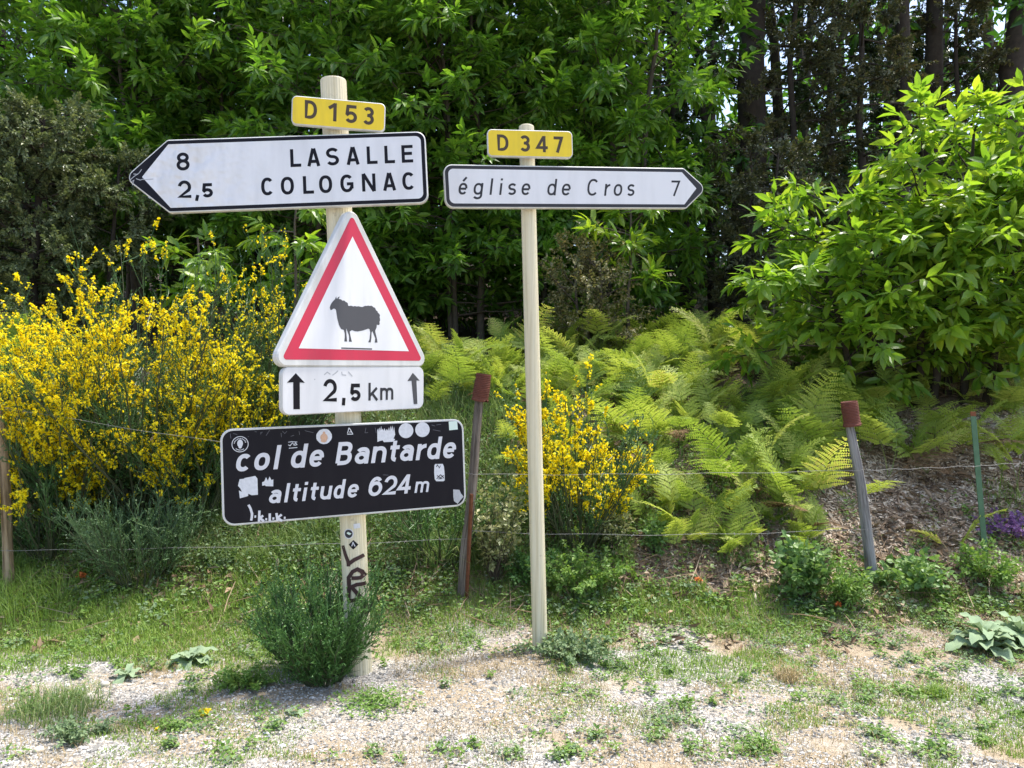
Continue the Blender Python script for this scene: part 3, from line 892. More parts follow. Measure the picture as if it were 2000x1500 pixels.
    marks(p, n, 'scratch', M['scratch'], [[g(140, 190), g(150, 260)], [g(180, 190), g(240, 205)], [g(385, 235), g(400, 232)], [g(480, 165), g(510, 168)], [g(560, 180), g(590, 170), g(560, 200)], [g(640, 220), g(690, 145)],
                                       [g(850, 180), g(855, 240)], [g(870, 160), g(900, 190), g(930, 160)], [g(985, 230), g(1030, 215)], [g(1100, 160), g(1110, 210)], [g(1180, 150), g(1300, 180)],
                                       [k(410, 190), k(395, 265), k(440, 262)], [k(545, 190), k(560, 270)], [k(1370, 150), k(1420, 165)], [k(1440, 150), k(1510, 140)], [k(1390, 220), k(1500, 240)], [k(660, 880), k(740, 885)]], .0022, .0010)
    bracket(p, T, .12, .12)
    bracket(p, T, -.12, .12)
    # spray paint and stickers on the post itself
    axis = nrm(top - base)
    def onpost(u, v, lift):
        c = base + axis * ((px(u, v, D1)[2] - base[2]) / axis[2])
        q = px(u, v, D1 - .06)
        s = np.clip((q[0] - c[0]) / .0712, -.97, .97)
        return np.array([c[0] + (.071 + lift) * s, c[1] - (.071 + lift) * math.sqrt(1 - s * s), q[2]])
    y = lambda a, b2: (640 + a / 4.542, 1000 + b2 / 4.545)
    def brush(name, mat, lines, wpx, lift, label):
        mb = MB()
        for kk, s in enumerate(lines):
            den = []
            for i in range(len(s) - 1):
                for t in np.linspace(0, 1, 5)[:-1]:
                    den.append((s[i][0] + (s[i + 1][0] - s[i][0]) * t, s[i][1] + (s[i + 1][1] - s[i][1]) * t))
            den.append(s[-1])
            V, Fq = strip(den, wpx)
            mb.add([onpost(q[0], q[1], lift + .0003 * kk) for q in V], Fq)
        o = mb.build(name, mat, T)
        o['label'] = label
    brush('spray_tag', M['spray'], [[y(132, 300), y(155, 370), y(185, 440), y(188, 480)], [y(192, 455), y(240, 420), y(315, 388)],
                                    [y(195, 700), y(190, 640), y(188, 580), y(225, 525), y(265, 505), y(300, 530), y(315, 565), y(290, 583), y(215, 582)],
                                    [y(195, 590), y(192, 680), y(190, 790)], [y(215, 660), y(260, 640), y(330, 640)], [y(205, 650), y(250, 700), y(300, 770), y(335, 850), y(342, 920)],
                                    [y(180, 790), y(270, 770), y(300, 780)]], 7.4, .0015, 'dark brown spray-painted letters')
    for poly, mat, lift, lb in (([y(230 + dx, 100 + dy) for dx, dy in ((0, 4), (52, 0), (57, 42), (5, 46))], M['sticker'], .0015, 'small square white sticker on the post'),
                                ([y(190 + 43 * math.cos(q), 190 + 45 * math.sin(q)) for q in np.linspace(0, 6.28, 25)[:-1]], M['sticker'], .0015, 'white edge of a round sticker'),
                                ([y(190 + 35 * math.cos(q), 190 + 37 * math.sin(q)) for q in np.linspace(0, 6.28, 25)[:-1]], M['charcoal'], .0019, 'round dark sticker on the post'),
                                ([y(172, 185), y(185, 172), y(200, 180), y(216, 188), y(200, 200), y(185, 195)], M['sticker_mint'], .0024, 'pale drawing on the round sticker'),
                                ([y(232, 245), y(272, 288), y(230, 330), y(190, 286)], M['black'], .0015, 'black diamond sticker on the post')):
        mb = MB()
        pp = np.array(poly, float)
        cc = pp.mean(0)
        dense = np.vstack([pp[k2] + (pp[(k2 + 1) % len(pp)] - pp[k2]) * np.arange(6)[:, None] / 6 for k2 in range(len(pp))])
        nn = len(dense)
        V = [onpost(*(cc + (q - cc) * f), lift) for f in (1, .75, .5, .25) for q in dense] + [onpost(cc[0], cc[1], lift)]
        fs = [[a * nn + i, a * nn + (i + 1) % nn, (a + 1) * nn + (i + 1) % nn, (a + 1) * nn + i] for a in range(3) for i in range(nn)]
        mb.add(V, fs + [[3 * nn + i, 3 * nn + (i + 1) % nn, 4 * nn] for i in range(nn)])
        o = mb.build('sticker', mat, T)
        o['label'] = lb
    brush('sticker_print', M['sticker'], [[y(218, 300), y(228, 265), y(246, 302)]], 1.6, .0030, 'white letter on the diamond sticker')

def build_signpost_two():
    base, top = px(1055, 1266, D2), px(1028, 245, D2)
    base[2] = 0.0
    T = thing('signpost', 'slim cream signpost with two signs, standing at the gravel edge', 'signpost', base)
    fluted_post(T, base, top, .0455, 26)
    p = Panel(1030, 280, D2 - .09, 9.2, 1.55, .07)
    n = rect_panel(T, p, [(953, 305), (1119, 309), (1118, 256), (951, 252)], .028, 'route_plate', 'small yellow plate reading D 347', M['yellow'], .006)
    write(p, n, 'lettering', M['brown_ink'], 'D 347', [(982, 295), (1090, 298.2)], [(982, 262.9), (1090, 266.8)],
          [('D', 971, 993.1), ('3', 1015, 1035), ('4', 1047, 1069.6), ('7', 1081.4, 1100)], .0175, .0014)
    bracket(p, T, 0, .06)
    p = Panel(1030, 365, D2 - .09, 13.6, 3.01, -.38)
    n, ex = arrow_panel(T, p, [(871, 405.5), (1340, 408), (1336, 328), (865, 321)], (1377, 369), False, 'direction_panel',
                        'white arrow panel pointing right to église de Cros', M['charcoal'], [(1360, 367.6), (1331.5, 334.6), (1336.6, 399.4)])
    q = lambda x: 820 + x / 3.3333
    write(p, n, 'lettering', M['charcoal'], 'église de Cros', [(898, 380.2), (1235, 383)], [(898, 357.2), (1235, 359.8)],
          [('é', q(252), q(309)), ('g', q(350), q(410)), ('l', q(455), q(473)), ('i', q(517), q(537)), ('s', q(574), q(627)), ('e', q(662), q(719)), ('d', q(830), q(887)), ('e', q(924), q(981)),
           ('C', q(1089), q(1160), 1.42), ('r', q(1203), q(1238)), ('o', q(1262), q(1317)), ('s', q(1350), q(1398))], .0125, .0018, .17, 1.40)
    write(p, n, 'lettering', M['charcoal'], '7', [(1308, 383), (1330, 383.2)], [(1308, 352.6), (1330, 352.8)], [('7', q(1635), q(1692))], .0125, .0018, .12)
    bracket(p, T, .05, .1)
    bracket(p, T, -.05, .1)
build_signpost_one()
build_signpost_two()

# ------------------------------------------------------------------ fence: posts, tins, wire
def rough_post(T, base, top, r0, r1, mat, bend=(0, 0), seed=0, name='post', sides=14):
    rng = np.random.RandomState(seed)
    base, top = np.array(base, float), np.array(top, float)
    n = 16
    t = np.linspace(0, 1, n)
    P = base + (top - base) * t[:, None] + np.outer(np.sin(t * np.pi * 1.4) * bend[0] + np.sin(t * 9 + seed) * .004, [1, 0, 0])
    P = np.vstack([P[:1] - nrm(top - base) * .25, P])
    R = np.concatenate([[r0], np.linspace(r0, r1, n)]) * (1 + rng.uniform(-.05, .05, n + 1))
    V, Fq = tubes(P[None], R[None], sides)
    V = V.reshape(n + 1, sides, 3)
    lob = 1 + .10 * np.sin(np.arange(sides) * 2.4 + seed) + rng.uniform(-.06, .06, sides)
    lob[sides // 3] *= .80
    lob[(2 * sides) // 3 + 1] *= .84
    V = P[:, None] + (V - P[:, None]) * lob[None, :, None] * (1 + rng.uniform(-.03, .03, (n + 1, sides, 1)))
    mb = MB()
    mb.add(V.reshape(-1, 3), Fq)
    mb.add(V[-1], [list(range(sides))])
    o = mb.build(name, mat, T, smooth=True)
    g = (V - P[:, None])
    g[..., 2] = (t[[0] + list(range(n))] * np.linalg.norm(top - base))[:, None]
    g = np.vstack([g.reshape(-1, 3), g[-1]]) + seed
    o.data.attributes.new('grain', 'FLOAT_VECTOR', 'POINT').data.foreach_set('vector', g.astype(np.float32).ravel())
    return o
def tin(T, base, axis, r, h, seed):
    rng = np.random.RandomState(seed)
    axis = nrm(axis)
    A = nrm(np.cross(axis, [0, 1, 0]))
    B = np.cross(axis, A)
    n, k = 28, 33
    th = np.arange(n) * 2 * np.pi / n
    zs = np.linspace(0, 1, k)
    rings = []
    jag = np.where(rng.rand(n) > .7, rng.uniform(.0, .10, n), 0)
    for i, z in enumerate(zs):
        rr = r * (1 + .03 * math.cos(i * math.pi) * (.06 < z < .94)) * (1 + .025 * math.sin(z * 7 + seed)) * (1.05 - .05 * z)
        if z < .1: rr *= 1.05
        zz = np.maximum(z, jag * (z < .15)) * h
        rings.append(base + axis * zz[:, None] + rr * (np.cos(th)[:, None] * A + np.sin(th)[:, None] * B))
    rings.append(base + axis * (h - .006) + r * .9 * (np.cos(th)[:, None] * A + np.sin(th)[:, None] * B))
    V = np.vstack(rings)
    i = np.arange(n)
    j = (i + 1) % n
    Fq = np.vstack([np.stack([q * n + i, q * n + j, (q + 1) * n + j, (q + 1) * n + i], 1) for q in range(len(rings) - 1)])
    mb = MB()
    mb.add(V, Fq)
    mb.add(rings[-1], [list(range(n))])
    o = mb.build('tin_can', M['rust'], T)
    o['label'] = 'rusty ribbed tin can turned over the post top'
FP = {}
def build_fence():
    # centre post
    b = hit(902, 1163)
    d = b[1]
    t = px(938, 770, d)
    T = thing('fence_post', 'leaning brown fence post with rusty tin, right of the black sign', 'fence post', b)
    rough_post(T, b, t, .040, .034, M['wood_brown'], (.0, 0), 3)
    tin(T, px(937, 784, d), px(945, 730, d) - px(937, 784, d), .054, np.linalg.norm(px(945, 730, d) - px(937, 784, d)), 5)
    FP['c'] = (b, t)
    # iron stake against it
    b2 = hit(912, 1166)
    S = thing('iron_stake', 'thin rusty iron stake leaning beside the brown fence post', 'stake', b2)
    mb = MB()
    t2 = px(921, 965, d - .055)
    b3 = b2 + np.array([0, -.03, 0])
    ax = nrm(t2 - b3)
    tube1(mb, [b3 - ax * .2, b3 + (t2 - b3) * .35, b3 + (t2 - b3) * .7, t2], [.013] * 4, 4)
    mb.build('stake', M['rust_iron'], S)
    # right post
    b = hit(1703, 1140)
    d = b[1]
    t = px(1662, 815, d)
    T = thing('fence_post', 'crooked silver-grey fence post with rusty tin on the right', 'fence post', b)
    rough_post(T, b, t, .044, .030, M['wood_grey'], (.016, 0), 8)
    tin(T, px(1665, 832, d), px(1658, 784, d) - px(1665, 832, d), .056, np.linalg.norm(px(1658, 784, d) - px(1665, 832, d)), 9)
    FP['r'] = (b, t)
    # left post
    b = hit(18, 1150)
    d = b[1]
    t = px(1, 787, d)
    T = thing('fence_post', 'tan peeled wooden fence post at the left edge of the picture', 'fence post', b)
    rough_post(T, b, t, .036, .030, M['wood_tan'], (.01, 0), 21)
    FP['l'] = (b, t)
    # green metal T-post
    b = hit(1926, 1108)
    d = b[1]
    t = px(1900, 804, d)
    T = thing('fence_post', 'green painted metal fence post at far right', 'fence post', b)
    mb = MB()
    prof = np.array([(-.020, -.004), (.020, -.004), (.020, .002), (.004, .002), (.004, .026), (-.004, .026), (-.004, .002), (-.020, .002)])
    for a0, a1, m in ((-.2, .03, 1), (.03, .97, 0), (.97, 1.0, 1)):
        q0, q1 = b + (t - b) * a0, b + (t - b) * a1
        rg = [np.array([q[0], q[1], q[2]]) + np.stack([prof[:, 0], prof[:, 1] , 0 * prof[:, 0]], 1) for q in (q0, q1)]
        V = np.vstack(rg)
        n = len(prof)
        i = np.arange(n)
        j = (i + 1) % n
        mb.add(V, np.stack([i, j, n + j, n + i], 1), m)
        mb.add(rg[1], [list(range(n))], m)
    mb.build('post', [M['green_metal'], M['rust_iron']], T)
    FP['g'] = (b, t)
    def at(key, v, dy=-.045):
        b, t = FP[key]
        f = (px(0, v, b[1])[2] - b[2]) / (t[2] - b[2])
        return b + (t - b) * f + np.array([0, dy, 0])
    def wire(P, label, sag, seed):
        rng = np.random.RandomState(seed)
        pts = []
        for k in range(len(P) - 1):
            A, B = np.array(P[k]), np.array(P[k + 1])
            L = np.linalg.norm(B - A)
            for t in np.linspace(0, 1, 26)[(1 if k else 0):]:
                q = A + (B - A) * t
                q[2] -= sag * L * 4 * t * (1 - t) + .004 * math.sin(t * 23 + seed)
                pts.append(q)
        pts = np.array(pts)
        mb = MB()
        tube1(mb, pts, [.0012] * len(pts), 4)
        dist = np.concatenate([[0], np.cumsum(np.linalg.norm(np.diff(pts, axis=0), axis=1))])
        for s in np.arange(.06, dist[-1], .12):
            q = np.array([np.interp(s, dist, pts[:, c]) for c in range(3)])
            for _ in range(2):
                v = nrm(rng.normal(0, 1, 3)) * .015
                tube1(mb, [q - v, q + v], [.0009, .0009], 3, cap=False)
        o = mb.build('barbed_wire', M['wire'], org=pts[0])
        tag(o, label, 'barbed wire')
    cl = FP['c'][0]
    lft = lambda v: px(-260, v, FP['l'][0][1])
    wire([lft(760), at('l', 793), at('c', 925)], 'upper barbed wire sagging across the yellow broom on the left', .008, 1)
    wire([lft(1075), at('l', 1073), at('c', 1050)], 'lower barbed wire near the ground at the left fence post', .004, 2)
    wire([at('c', 925), at('r', 917)], 'upper barbed wire from the brown post to the grey post', .004, 3)
    wire([at('c', 1035), at('r', 1030)], 'lower barbed wire crossing the ferns between the two tin-capped posts', .012, 4)
    wire([at('r', 917), at('g', 908)], 'barbed wire between the grey post and the green post', .003, 5)
    wire([at('g', 908), px(2120, 893, FP['g'][0][1])], 'short barbed wire running right from the green post', .004, 6)
build_fence()

# ------------------------------------------------------------------ trees
def grow(rng, base, H, r0, lo, rx, nl, nsub, lift=(.05, .6), lean=(0, 0), prof=None, az=None):
    """one stem: returns wood paths [(pts, radii)] and twig tips with directions"""
    n = 9
    t = np.linspace(0, 1, n)
    wob = np.cumsum(rng.normal(0, .03 * H / n * 2, (n, 2)), 0)
    wob -= wob[0]
    P = np.stack([base[0] + wob[:, 0] + lean[0] * H * t ** 1.3, base[1] + wob[:, 1] + lean[1] * H * t ** 1.3, base[2] - .15 + (H + .15) * t], 1)
    wood = [(P, r0 * (1 - .85 * t) + .008)]
    tips, axes = [], []
    prof = prof or (lambda q: math.sin(math.pi * min(1, .18 + q * .86)) ** .7)
    for i in range(nl):
        q = (i + rng.rand()) / nl
        tt = lo + (1 - lo) * q
        s = np.array([np.interp(tt, t, P[:, c]) for c in range(3)])
        a = i * 2.399 + rng.uniform(-.5, .5) if az is None else rng.uniform(*az)
        L = rx * prof(q) * rng.uniform(.75, 1.15)
        el = rng.uniform(*lift) * (.6 + .8 * q)
        d = nrm([math.cos(a) * math.cos(el), math.sin(a) * math.cos(el), math.sin(el)])
        m = 6
        k = np.linspace(0, 1, m)
        Q = s + d * (L * k)[:, None] + np.outer(k ** 2, [0, 0, -.10 * L]) + np.cumsum(rng.normal(0, .025 * L, (m, 3)), 0) * k[:, None]
        rl = max(.007, r0 * .32 * (1 - .6 * tt))
        wood.append((Q, rl * (1 - .8 * k) + .003))
        for j in range(nsub):
            f = .3 + .7 * (j + rng.rand()) / nsub
            b = np.array([np.interp(f, k, Q[:, c]) for c in range(3)])
            dd = nrm(d * .8 + rng.normal(0, .55, 3) + [0, 0, .10])
            l2 = L * rng.uniform(.14, .34) * (1.25 - .5 * f)
            e = b + dd * l2 + np.array([0, 0, -.05 * l2])
            wood.append((np.array([b, (b + e) / 2 + rng.normal(0, .02 * l2, 3), e]), np.array([rl * .35, rl * .25, .003]) + .001))
            tips.append(e)
            axes.append(dd)
            tips.append((b + e) / 2)
            axes.append(nrm(dd + rng.normal(0, .6, 3)))
        tips.append(Q[-1])
        axes.append(nrm(Q[-1] - Q[-2]))
    return wood, np.array(tips), np.array(axes)
def wood_mesh(wood, name, mat, parent, minr=0):
    mb = MB()
    for P, R in wood:
        if max(R) < minr: continue
        R = np.asarray(R, float)
        big = max(R) > .03
        V, Fq = tubes(np.asarray(P, float)[None], R[None], 9 if big else (5 if max(R) > .012 else 3))
        mb.add(V, Fq)
    return mb.build(name, mat, parent, smooth=True)
def leaf_tree(name, label, cat, stems, seed, leafL, per, tw, mat, fine=True, group=None, wf=.17, flat=.55, barkm='bark', base=None, droop=.25, keep=None, minr=0):
    rng = np.random.RandomState(seed)
    base = np.array(stems[0]['base']) if base is None else np.array(base)
    T = thing(name, label, cat, base, group)
    W, TP, AX = [], [], []
    for s in stems:
        w, tp, ax = grow(rng, **s)
        W += w
        TP.append(tp)
        AX.append(ax)
    TP, AX = np.vstack(TP), np.vstack(AX)
    if keep is not None:
        ok = keep(TP)
        TP, AX = TP[ok], AX[ok]
    wood_mesh(W, 'trunk', M[barkm], T, minr)
    mb = MB()
    pos, d, up, L = sprays(rng, TP, AX, per, tw, leafL, flat)
    add_leaves(mb, pos, d, up, L, wf=wf, droop=rng.uniform(.05, droop * 2, len(pos)), fine=fine)
    c = mb.build('crown', M[mat], T)
    return T, (pos, d, up, L), W
def gp(u, d):
    x = (u - U0) / F_PX * d
    return np.array([x, d, hz(x, d)])

full = lambda q: .75 + .35 * math.sin(math.pi * min(1, .1 + q * .9))
# the wall of chestnut coppice along the edge of the wood
CH = [(-60, 10.6, 8.5, 'chestnut tree filling the top left corner, left of the LASALLE arrow'),
      (235, 9.9, 8.2, 'chestnut tree rising above the arrow tip of the LASALLE sign'),
      (430, 10.6, 9.0, 'chestnut tree with forked dark stems behind the LASALLE sign'),
      (610, 9.6, 7.8, 'chestnut tree directly behind the D 153 plate'),
      (790, 10.2, 8.8, 'chestnut tree between the D 153 and D 347 plates'),
      (935, 9.5, 7.6, 'chestnut tree just left of the D 347 plate, leafy to the ground'),
      (1105, 9.9, 8.4, 'chestnut tree just right of the D 347 plate'),
      (1225, 9.6, 7.4, 'chestnut tree above the point of the église de Cros sign')]
for i, (u, d, H, lab) in enumerate(CH):
    b = gp(u, d + .7)
    rng = np.random.RandomState(100 + i)
    low = .20 if u < 560 else .05
    st = []
    for k in range(3):
        o = np.array([rng.uniform(-.35, .35), rng.uniform(-.3, .4), 0])
        bb = b + o
        bb[2] = hz(bb[0], bb[1])
        st.append(dict(base=bb, H=(H - 2.3) * rng.uniform(.8, 1.05), r0=rng.uniform(.03, .055), lo=low + rng.uniform(0, .08), rx=1.2 if u < 1200 else .95, nl=34, nsub=5, prof=full, lift=(-.1, .55), lean=(rng.uniform(-.08, .08), rng.uniform(-.06, .04))))
    leaf_tree('chestnut_tree', lab, 'tree', st, 200 + i, .175, 12, .22, 'chestnut', group='chestnut trees along the edge of the wood', droop=.22, barkm='twig')

# taller trees behind with dark trunks
BT = [(-150, 14.0, 11, .12, .12, 'tall shaded tree behind the top left corner of the wood'),
      (330, 13.2, 11, .11, .10, 'tall shaded tree deep behind the LASALLE sign'),
      (690, 13.2, 11, .11, .10, 'tall shaded tree deep behind the D 153 plate'),
      (130, 12.8, 10, .10, .10, 'tall shaded tree deep behind the holm oak at left'),
      (510, 13.0, 10, .10, .10, 'tall shaded tree deep behind the words on the LASALLE sign'),
      (870, 12.9, 10, .10, .10, 'tall shaded tree deep behind the gap between the two signposts'),
      (1190, 12.9, 10, .10, .10, 'tall shaded tree deep behind the right half of the église de Cros sign'),
      (1030, 13.0, 11, .11, .10, 'tall shaded tree deep behind the slim signpost'),
      (1340, 13.6, 12, .15, .32, 'thin dark-trunked tree left of the thick dark trunk'),
      (1456, 11.6, 12, .27, .50, 'thickest dark-trunked tree, right of the église de Cros arrow'),
      (1535, 14.2, 12, .13, .45, 'slim dark-trunked tree behind the brownish juniper'),
      (1757, 11.8, 11, .15, .50, 'straight dark-trunked tree above the bright chestnut sapling'),
      (1826, 12.6, 12, .20, .50, 'second straight dark trunk above the bright chestnut sapling'),
      (1975, 12.0, 12, .26, .48, 'leaning dark-trunked tree in the top right corner')]
for i, (u, d, H, r, lo, lab) in enumerate(BT):
    b = gp(u, d)
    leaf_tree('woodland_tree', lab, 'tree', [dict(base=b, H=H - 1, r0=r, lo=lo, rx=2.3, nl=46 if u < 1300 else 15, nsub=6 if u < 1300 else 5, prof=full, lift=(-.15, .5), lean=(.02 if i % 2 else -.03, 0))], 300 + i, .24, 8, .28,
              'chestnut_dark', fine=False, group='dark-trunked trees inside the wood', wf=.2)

# small-leaved evergreen trees
def evergreen(name, label, cat, u, d, H, rx, nl, nsub, mat, L, per, lo, seed, stems=1, r0=.06, group=None, lift=(-.1, .6), bark='bark'):
    b = gp(u, d)
    rng = np.random.RandomState(seed)
    st = []
    for k in range(stems):
        o = np.array([rng.uniform(-.2, .2), rng.uniform(-.2, .2), 0]) * (k > 0)
        bb = b + o
        bb[2] = hz(bb[0], bb[1])
        st.append(dict(base=bb, H=H * rng.uniform(.85, 1.05), r0=r0, lo=lo, rx=rx, nl=nl, nsub=nsub, prof=full, lift=lift, lean=(rng.uniform(-.06, .06), 0)))
    return leaf_tree(name, label, cat, st, seed, L, per, .16, mat, fine=False, wf=.30, flat=.9, group=group, barkm=bark, droop=.1)
evergreen('holm_oak', 'small-leaved olive holm oak at the left edge behind the broom', 'tree', 62, 8.9, 2.75, .62, 46, 10, 'oak', .05, 30, .22, 401, 2, .07)
evergreen('holm_oak', 'low dull green holm oak below the LASALLE arrow tip', 'tree', 215, 9.3, 2.3, .55, 20, 8, 'oak', .05, 26, .45, 402, 1, .04)
evergreen('juniper_tree', 'brownish drooping juniper right of the thick dark trunk', 'tree', 1570, 11.3, 6.5, .85, 46, 9, 'juniper', .065, 26, .04, 403, 1, .07, 'brownish junipers', (-.35, .35))
evergreen('juniper_tree', 'brownish drooping juniper left of the straight dark trunk', 'tree', 1690, 11.0, 6.0, .75, 44, 9, 'juniper', .065, 26, .10, 404, 1, .07, 'brownish junipers', (-.35, .35))
evergreen('juniper_tree', 'shaded juniper between the two rightmost dark trunks', 'tree', 1895, 12.4, 6.5, .8, 40, 8, 'juniper', .07, 24, .25, 405, 1, .07, 'brownish junipers', (-.3, .4))
evergreen('juniper_tree', 'low brown juniper under the left side of the chestnut sapling', 'tree', 1500, 9.6, 2.6, .6, 26, 8, 'juniper', .055, 24, .05, 406, 2, .04, 'brownish junipers', (-.2, .5))
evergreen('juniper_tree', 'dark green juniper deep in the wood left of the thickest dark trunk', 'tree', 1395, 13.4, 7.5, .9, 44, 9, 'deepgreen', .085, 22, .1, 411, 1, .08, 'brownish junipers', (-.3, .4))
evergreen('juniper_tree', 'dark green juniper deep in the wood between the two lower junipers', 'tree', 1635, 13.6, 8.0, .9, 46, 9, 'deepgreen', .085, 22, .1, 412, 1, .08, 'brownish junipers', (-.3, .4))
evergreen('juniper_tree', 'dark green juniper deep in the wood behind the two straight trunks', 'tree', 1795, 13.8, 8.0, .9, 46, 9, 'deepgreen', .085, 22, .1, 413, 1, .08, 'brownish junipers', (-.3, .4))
evergreen('dry_bush', 'thin yellowish-brown bush at the fern edge below the église de Cros sign', 'bush', 1150, 8.7, 1.25, .42, 14, 6, 'drybush', .045, 12, .15, 407, 3, .02, None, (.2, .9), 'twig')

# the bright chestnut sapling on the right: its nearest leaves are single objects
def sapling():
    b = gp(1790, 7.4)
    rng = np.random.RandomState(55)
    st = []
    for k, (du, dd, H, ln) in enumerate(((0, 0, 2.75, (.02, -.02)), (60, .1, 3.0, (.10, 0)), (-70, .1, 2.2, (-.22, -.05)), (130, -.1, 2.9, (.18, -.08)), (30, -.05, 1.9, (-.02, -.1)), (-30, .0, 2.0, (-.34, .02)), (-110, .0, 1.5, (-.34, -.12)), (160, .1, 3.1, (.12, .0)), (90, -.1, 2.2, (.1, -.1)))):
        bb = gp(1790 + du, 7.4 + dd)
        st.append(dict(base=bb, H=H * .84, r0=.035, lo=.30, rx=.86, nl=16, nsub=4, prof=full, lift=(.0, .6), lean=ln))
    rng2 = np.random.RandomState(56)
    T = thing('chestnut_sapling', 'bright sunlit chestnut sapling with large leaves, behind the grey fence post', 'tree', b)
    W, TP, AX = [], [], []
    for s in st:
        w, tp, ax = grow(rng2, **s)
        W += w
        TP.append(tp)
        AX.append(ax)
    TP, AX = np.vstack(TP), np.vstack(AX)
    wood_mesh(W, 'trunk', M['bark'], T)
    pos, d, up, L = sprays(rng2, TP, AX, 8, .17, .185, .5)
    dr = rng2.uniform(.05, .4, len(pos))
    sc = pos[:, 1] - .25 * np.abs(pos[:, 0] - b[0]) + rng2.uniform(0, .25, len(pos))
    uu = U0 + F_PX * pos[:, 0] / pos[:, 1]
    sc[uu > 2000] += 9
    order = np.argsort(sc)
    sel, rest = order[:300], order[300:]
    mb = MB()
    add_leaves(mb, pos[rest], d[rest], up[rest], L[rest], wf=.19, droop=dr[rest])
    cr = mb.build('crown', M['sapling'], T)
    cr['kind'] = 'stuff'
    protos = []
    for q in range(6):
        mb = MB()
        add_leaves(mb, np.zeros((1, 3)), np.array([[0, 1., 0]]), np.array([[0, 0, 1.]]), np.array([1.0]), wf=.17 + .01 * q, droop=.05 + .06 * q)
        protos.append(mb.mesh('leaf', M['sapling']))
    for q in sel:
        y = nrm(d[q])
        x = nrm(np.cross(y, up[q]))
        zz = np.cross(x, y)
        o = bpy.data.objects.new('leaf', protos[int(q) % 6])
        COL.objects.link(o)
        o.parent = T
        R = np.eye(4)
        R[:3, 0], R[:3, 1], R[:3, 2], R[:3, 3] = x * L[q], y * L[q], zz * L[q], pos[q] - b
        o.matrix_local = Matrix(R.tolist())
sapling()
# young chestnut shoots in front of the dark edge
for i, (u, d, H, lab) in enumerate(((395, 8.2, 1.45, 'young chestnut shoot above the yellow broom, under the LASALLE sign'), (575, 8.0, 1.9, 'young chestnut shoot left of the triangle top'), (1225, 8.6, 1.7, 'young chestnut shoot above the ferns, under the église de Cros arrow'))):
    b = gp(u, d)
    leaf_tree('chestnut_shoot', lab, 'tree', [dict(base=b, H=H, r0=.018, lo=.5, rx=.38, nl=7, nsub=2, prof=full, lift=(.0, .6))], 500 + i, .19, 8, .15, 'sapling', barkm='twig')
def dead_branch():
    b = gp(1500, 8.9)
    mb = MB()
    for pts in ([(1512, 590), (1500, 560), (1480, 547), (1462, 546)], [(1512, 590), (1520, 560), (1514, 545)], [(1480, 660), (1470, 630), (1455, 610)]):
        P = [px(u, v, 8.6) for u, v in pts]
        tube1(mb, P, np.linspace(.012, .004, len(P)), 5)
    P = [gp(1512, 8.6), px(1512, 590, 8.6)]
    tube1(mb, P, [.014, .012], 5)
    P = [gp(1480, 8.6), px(1480, 660, 8.6)]
    tube1(mb, P, [.014, .012], 5)
    o = mb.build('dead_branch', M['deadstem'], org=gp(1512, 8.6))
    tag(o, 'bare pale dead branch sticking out of the ferns under the sapling', 'branch')
dead_branch()

def far_wood():
    rng = np.random.RandomState(9)
    n = 120000
    x = rng.uniform(-26, 26, n)
    y = rng.uniform(17, 26, n)
    z = hfun(x, y) + rng.beta(1.3, 1.5, n) * 11
    keep = (vnoise(x, z, .8, 4) + .5 * vnoise(x, z, 2.1, 8)) > np.clip((z - 6.0) * .11, 0, .6) + .30 + .12 * (x > 3) * (z > 5.5)
    x, y, z = x[keep], y[keep], z[keep]
    n = len(x)
    mb = MB()
    add_leaves(mb, np.stack([x, y, z], 1), rng.normal(0, 1, (n, 3)) * [1, 1, .6], rng.normal(0, .6, (n, 3)) + [0, 0, 1], rng.uniform(.18, .36, n), wf=.27, droop=.2, fine=False)
    k = 46
    xs, ys = rng.uniform(-22, 22, k), rng.uniform(17.5, 25, k)
    for a, c in zip(xs, ys):
        q = hz(a, c)
        tube1(mb, [(a, c, q - .2), (a + rng.uniform(-.3, .3), c, q + 5), (a + rng.uniform(-.6, .6), c, q + 11)], [rng.uniform(.12, .25), .13, .05], 6, 1)
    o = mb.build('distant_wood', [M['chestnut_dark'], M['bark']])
    tag(o, 'mass of wood far behind the tree trunks', 'wood', kind='stuff')
far_wood()

